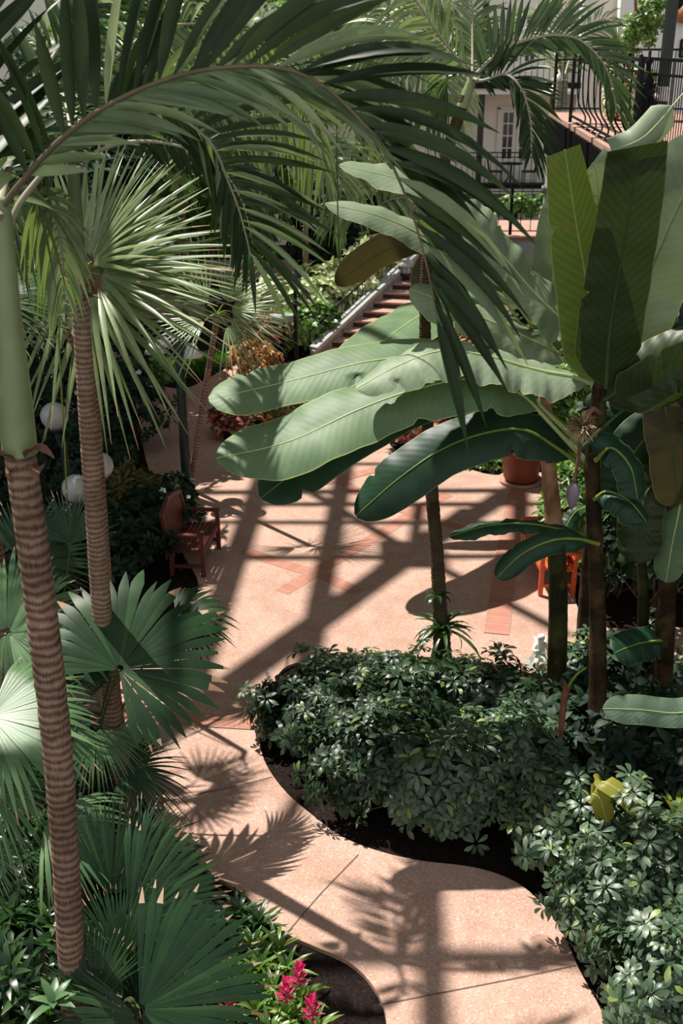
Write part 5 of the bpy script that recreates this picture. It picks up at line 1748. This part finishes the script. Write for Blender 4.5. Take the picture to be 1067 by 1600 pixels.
trunk(root, [b - [0, 0, .02], P(874, 1160, b[1]), P(881, 1095, b[1]), P(886, 1072, b[1])], [.035, .03, .034, .038], 'twig_red', 'stalk', n=30, lumps=.05)
m = MB()
for k in range(7):
    a = k * .9
    q = P(884, 1082, b[1])
    tube(m, [q, q + [.03 * math.cos(a), .03 * math.sin(a), .05], q + [.055 * math.cos(a), .055 * math.sin(a), .09]], [.012, .009, .004], 5, 5)
m.build('torn_fibre', M['twig_red'], root)
m = MB()
tube(m, [P(886, 1076, b[1]), P(900, 1055, b[1] - .02), P(916, 1043, b[1] - .04)], [.016, .013, .01], 7, 10)
m.build('stub', M['petiole'], root)

# ------------------------------------------------------------------ umbrella shrubs
GS = 'umbrella shrubs round the curved path'
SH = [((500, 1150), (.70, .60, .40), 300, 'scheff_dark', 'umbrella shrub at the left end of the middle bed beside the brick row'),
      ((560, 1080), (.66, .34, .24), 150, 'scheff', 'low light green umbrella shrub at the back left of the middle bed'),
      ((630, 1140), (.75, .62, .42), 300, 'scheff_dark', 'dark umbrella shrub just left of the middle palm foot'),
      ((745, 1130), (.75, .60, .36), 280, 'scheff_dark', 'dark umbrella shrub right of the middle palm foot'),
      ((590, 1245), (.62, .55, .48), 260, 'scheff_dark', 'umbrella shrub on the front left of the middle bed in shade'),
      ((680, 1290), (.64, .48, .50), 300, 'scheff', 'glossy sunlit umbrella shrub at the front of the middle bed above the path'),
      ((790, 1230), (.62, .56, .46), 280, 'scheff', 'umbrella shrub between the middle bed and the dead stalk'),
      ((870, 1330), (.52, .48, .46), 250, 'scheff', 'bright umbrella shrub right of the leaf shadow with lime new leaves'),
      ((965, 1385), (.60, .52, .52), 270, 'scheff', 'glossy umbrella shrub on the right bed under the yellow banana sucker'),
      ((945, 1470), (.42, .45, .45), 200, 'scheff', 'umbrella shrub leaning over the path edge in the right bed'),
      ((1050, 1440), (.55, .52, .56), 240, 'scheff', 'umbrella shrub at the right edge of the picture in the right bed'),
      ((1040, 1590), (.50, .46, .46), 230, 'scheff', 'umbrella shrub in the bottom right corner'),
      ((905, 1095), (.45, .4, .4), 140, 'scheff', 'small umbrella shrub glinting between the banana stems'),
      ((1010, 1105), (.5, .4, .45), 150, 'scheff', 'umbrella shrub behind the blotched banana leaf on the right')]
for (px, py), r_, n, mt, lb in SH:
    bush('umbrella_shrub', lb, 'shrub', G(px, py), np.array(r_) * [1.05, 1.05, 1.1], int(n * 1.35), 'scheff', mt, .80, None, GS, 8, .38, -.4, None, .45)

# ------------------------------------------------------------------ other shrubs and flowers
GD = 'shaded shrubs in the left bed'
fl_ = ('white_petal', PETAL, 7, 1.6)
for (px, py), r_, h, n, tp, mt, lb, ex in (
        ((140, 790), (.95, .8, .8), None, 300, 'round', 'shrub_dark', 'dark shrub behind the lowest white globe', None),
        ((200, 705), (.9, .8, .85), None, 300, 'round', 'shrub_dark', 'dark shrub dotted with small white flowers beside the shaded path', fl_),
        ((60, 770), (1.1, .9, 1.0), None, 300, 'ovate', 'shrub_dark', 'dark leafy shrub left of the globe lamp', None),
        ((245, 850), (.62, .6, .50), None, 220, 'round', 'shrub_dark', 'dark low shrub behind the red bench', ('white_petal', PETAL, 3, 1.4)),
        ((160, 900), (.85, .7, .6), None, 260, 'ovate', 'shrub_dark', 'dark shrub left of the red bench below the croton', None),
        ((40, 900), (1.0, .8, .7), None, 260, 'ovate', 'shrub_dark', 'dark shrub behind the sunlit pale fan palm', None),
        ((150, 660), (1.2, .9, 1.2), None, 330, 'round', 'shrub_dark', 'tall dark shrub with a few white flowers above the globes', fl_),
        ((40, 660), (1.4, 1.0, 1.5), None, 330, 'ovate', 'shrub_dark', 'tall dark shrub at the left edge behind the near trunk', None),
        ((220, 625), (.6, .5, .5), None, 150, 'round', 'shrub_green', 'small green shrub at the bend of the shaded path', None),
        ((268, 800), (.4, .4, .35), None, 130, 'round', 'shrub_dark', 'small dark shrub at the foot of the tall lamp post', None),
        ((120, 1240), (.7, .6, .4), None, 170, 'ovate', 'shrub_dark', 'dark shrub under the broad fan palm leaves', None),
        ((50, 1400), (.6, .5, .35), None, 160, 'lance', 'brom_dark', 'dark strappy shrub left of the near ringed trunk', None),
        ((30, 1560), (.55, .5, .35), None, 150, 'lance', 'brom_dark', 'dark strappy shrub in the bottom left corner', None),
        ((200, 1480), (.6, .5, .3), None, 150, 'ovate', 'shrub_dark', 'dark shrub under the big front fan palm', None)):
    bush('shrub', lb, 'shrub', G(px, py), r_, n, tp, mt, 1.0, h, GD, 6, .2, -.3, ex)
bush('croton', 'olive and yellow croton below the white globes', 'shrub', G(205, 820), (.5, .5, .5), 150, 'lance', 'croton_olive', .9, None, None)
rosette('bromeliad', 'orange bromeliad beside the white globe lamp', 'bromeliad', G(186, 722, .75), 16, .32, .05, 'orange_bract', (1.1, .1), .8)

bush('croton', 'pink and cream croton bush at the back edge of the plaza', 'shrub', G(668, 700), (.85, .55, .52), 260, 'ovate', 'croton', .95, None, 'crotons round the plaza')
bush('croton', 'small pink croton at the tip of the bed left of the plaza', 'shrub', G(372, 684), (.5, .45, .42), 130, 'ovate', 'croton', .9, None, 'crotons round the plaza')
bush('croton', 'olive croton under the left banana leaf tips', 'shrub', G(420, 660), (.7, .6, .55), 170, 'ovate', 'croton_olive', .9, None, 'crotons round the plaza')
bush('croton', 'orange croton bush showing above the sweeping banana leaves', 'shrub', G(765, 640), (1.2, .8, 1.25), 330, 'lance', 'croton_orange', 1.1, None, 'crotons round the plaza')
bush('shrub', 'dark shrub with pale flowers between the croton and the terracotta pot', 'shrub', G(745, 700), (.6, .55, .55), 180, 'round', 'shrub_dark', 1.0, None, None, 6, .2, -.3, ('white_petal', PETAL, 6, 2.0))
bush('ground_cover', 'low bright ground cover in front of the terracotta pot bed', 'ground cover', G(760, 728), (.75, .30, .14), 150, 'round', 'shrub_green', .7, .08, None, 3)
bush('shrub', 'leafy green shrub right behind the terracotta pot', 'shrub', G(860, 715), (.8, .7, 1.0), 240, 'ovate', 'shrub_green', 1.0, None, None)
bush('shrub', 'tall mid green shrub far behind the pink sheathed banana stem', 'shrub', G(850, 640), (1.3, .9, 1.5), 300, 'ovate', 'shrub_dark', 1.3, None, None)
bush('variegated_shrub', 'sunlit yellow green shrub between the two front banana stems', 'shrub', G(903, 905), (.55, .55, .95), 300, 'lance', 'shrub_green', .75, 1.0, None)
bush('variegated_shrub', 'lower sunlit shrub right of the largest banana stem', 'shrub', G(958, 925), (.55, .5, .65), 190, 'ovate', 'shrub_green', 1.0, .65, None)
for (px, py), r_, n, lb in (((990, 1200), (.6, .45, .5), 160, 'low dark shrub behind the yellow spotted banana sucker'), ((1065, 1230), (.5, .45, .6), 160, 'low dark shrub at the right edge under the blotched banana leaf'), ((960, 1110), (.5, .4, .5), 140, 'low dark shrub between the banana stems'), ((880, 1180), (.4, .35, .35), 110, 'low dark shrub round the foot of the pink sheathed banana'), ((1010, 960), (.9, .7, 1.3), 300, 'dark shrub filling the shade right of the banana stems'), ((1075, 900), (1.0, .8, 1.7), 300, 'tall dark shrub at the right edge behind the banana clump'),
                            ((985, 830), (1.0, .8, 1.6), 300, 'tall dark shrub behind the largest banana stem'), ((1060, 770), (1.6, 1.0, 2.3), 380, 'tall dark thicket below the terrace')):
    bush('shrub', lb, 'shrub', G(px, py), r_, n, 'ovate', 'shrub_dark', 1.1, None, 'dark shrubs on the right', 8)
rosette('bromeliad', 'yellow strappy bromeliad at the right edge above the umbrella shrubs', 'bromeliad', G(1056, 1282, .62), 16, .4, .05, 'fan_yellow', (1.2, .3), .9)
rosette('bromeliad', 'thin green bromeliad with a brown heart by the yellow banana sucker', 'bromeliad', G(1022, 1300, .25), 12, .34, .045, 'brom_dark', (1.3, .6), .7)

# bright bed left of the steps
GV = 'variegated shrubs left of the brick steps'
for x, y, z, r_, mt, lb in ((-1.75, 28.9, .15, (.8, .7, .75), 'shrub_bright', 'bright variegated shrub at the left end of the bed by the steps'),
                            (-.75, 29.3, .2, (.9, .7, .85), 'shrub_bright', 'bright variegated shrub in the middle of the bed by the steps'),
                            (.25, 29.8, .3, (.85, .7, .9), 'shrub_bright', 'bright variegated shrub beside the grey coping of the steps'),
                            (.9, 31.2, .4, (.9, .7, 1.0), 'shrub_bright', 'pale variegated shrub high beside the upper steps'),
                            (-1.3, 27.6, .05, (.8, .5, .5), 'shrub_green', 'green shrub in front of the variegated bed by the garden lamp'),
                            (-.55, 28.0, .05, (.5, .45, .55), 'shrub_green', 'green shrub at the foot of the grey coping')):
    bush('variegated_shrub', lb, 'shrub', (x, y, 0), (r_[0], r_[1], r_[2]), 260, 'round', mt, 1.75, r_[2] * .8 + z, GV, 6)
bush('croton', 'pink flowered croton left of the slim garden lamp', 'shrub', (-1.95, 26.9, 0), (.6, .5, .55), 150, 'ovate', 'croton', 1.0, .6, 'crotons round the plaza')
bush('croton', 'orange and pink croton where the far left path bends', 'shrub', (-2.1, 25.2, 0), (.55, .5, .45), 130, 'ovate', 'croton_orange', .9, .4, 'crotons round the plaza')
for x, y, r_, lb in ((6.0, 37.9, (.6, .4, .55), 'left'), (7.3, 38.2, (.7, .4, .6), 'right')):
    bush('shrub', 'green shrub on the raised walk below the balconies, %s one' % lb, 'shrub', (x, y + 1.5, 0), r_, 130, 'round', 'shrub_green', 1.5, 1.75, None, 4)

# trees behind
GT = 'leafy trees behind the garden'
for x, y, zc, r_, n, mt, lb in ((-6.0, 37.5, 6.6, (3.2, 1.2, 2.3), 420, 'shrub_green', 'tall tree against the beige wall at the upper left'), (-.6, 38.6, 6.4, (2.6, 1.0, 2.2), 380, 'shrub_green', 'tall tree against the beige wall at the upper middle'), (-3.2, 33.5, 3.6, (1.9, 1.4, 2.6), 420, 'shrub_green', 'leafy green tree behind the variegated bed'),
                                (.4, 33.0, 2.4, (1.7, 1.1, 1.9), 380, 'shrub_dark', 'dark tree behind the brown banana leaf by the steps'),
                                (-6.2, 30.5, 4.2, (2.1, 1.6, 3.2), 460, 'shrub_green', 'leafy tree seen through the spiky fan palms'),
                                (-9.0, 27.0, 4.2, (2.2, 1.8, 3.4), 460, 'shrub_dark', 'dark tree at the far left behind the fan palms'),
                                (-5.3, 23.6, 5.0, (1.5, 3.8, 0.9), 1000, 'shrub_dark', 'dark flat tree crown added to shade the far left path'),  # crown added and flattened to throw shade on the path
                                (-6.1, 16.8, 5.5, (1.7, 3.0, .9), 700, 'shrub_dark', 'dark tree crown added at the left edge to shade the globe lamp bed'),  # mostly unseen crown, added to shade the bed and bench
                                (-7.6, 20.5, 3.4, (1.6, 1.5, 2.6), 420, 'shrub_dark', 'dark tree behind the spiky fan palm trunk')):
    root = thing('tree', lb, 'tree', (x, y, 0), GT)
    Pn, Nn = shell(n, (x, y, zc), r_, -.8, .55)
    m = MB()
    scatter(m, TPL['ovate'], Pn, Nn, 2.3)
    m.build('foliage', M[mt], root)
    trunk(root, [(x, y, -.02), (x + .1, y, zc * .5), (x, y, zc)], [.14, .11, .06], 'trunk_b', n=20)

# ------------------------------------------------------------------ bromeliads at the bottom
GB = 'strappy bromeliads beside the path'
BR = [(372, 1432, 'brom_dark', None, 'dark bromeliad at the top of the strappy bed'), (402, 1448, 'brom_dark', None, 'dark bromeliad touching the path edge'), (352, 1470, 'brom_dark', None, 'dark bromeliad under the fan palm tips'),
      (395, 1485, 'brom', None, 'upright light green bromeliad left of the path edge'), (432, 1488, 'brom', None, 'pale tipped bromeliad leaning onto the path'), (360, 1515, 'brom', None, 'green bromeliad half under the big fan leaf'),
      (405, 1520, 'brom', None, 'yellow green bromeliad in the middle of the strappy bed'), (447, 1520, 'brom', None, 'bromeliad at the right edge of the strappy bed by bare soil'), (380, 1550, 'brom', None, 'bright bromeliad left of the pink flower'),
      (425, 1555, 'brom', None, 'bright bromeliad just behind the pink flower'), (468, 1566, 'brom', 'pink', 'bromeliad with a tall magenta flower spike'), (400, 1585, 'brom', None, 'bromeliad between the magenta flowers'),
      (448, 1592, 'brom', 'pink', 'bromeliad with a lower magenta flower left of the tall one'), (488, 1618, 'brom', 'pink', 'bromeliad with a magenta flower at the bottom edge'), (360, 1612, 'brom_dark', 'pink', 'bromeliad with a magenta flower under the fan leaf'),
      (420, 1622, 'brom', None, 'bromeliad at the bottom edge between magenta flowers')]
for px, py, mt, fl2, lb in BR:
    rosette('bromeliad', lb, 'bromeliad', G(px, py, .02), 20, .34, .042, mt, (1.35, .25), 1.15, fl2, GB, .32)
rosette('aroid', 'small plant with pale silvery leaves right of the near ringed trunk foot', 'plant', P(84, 1568, 6.3), 9, .26, .07, 'fan_light', (1.0, .3), .7)
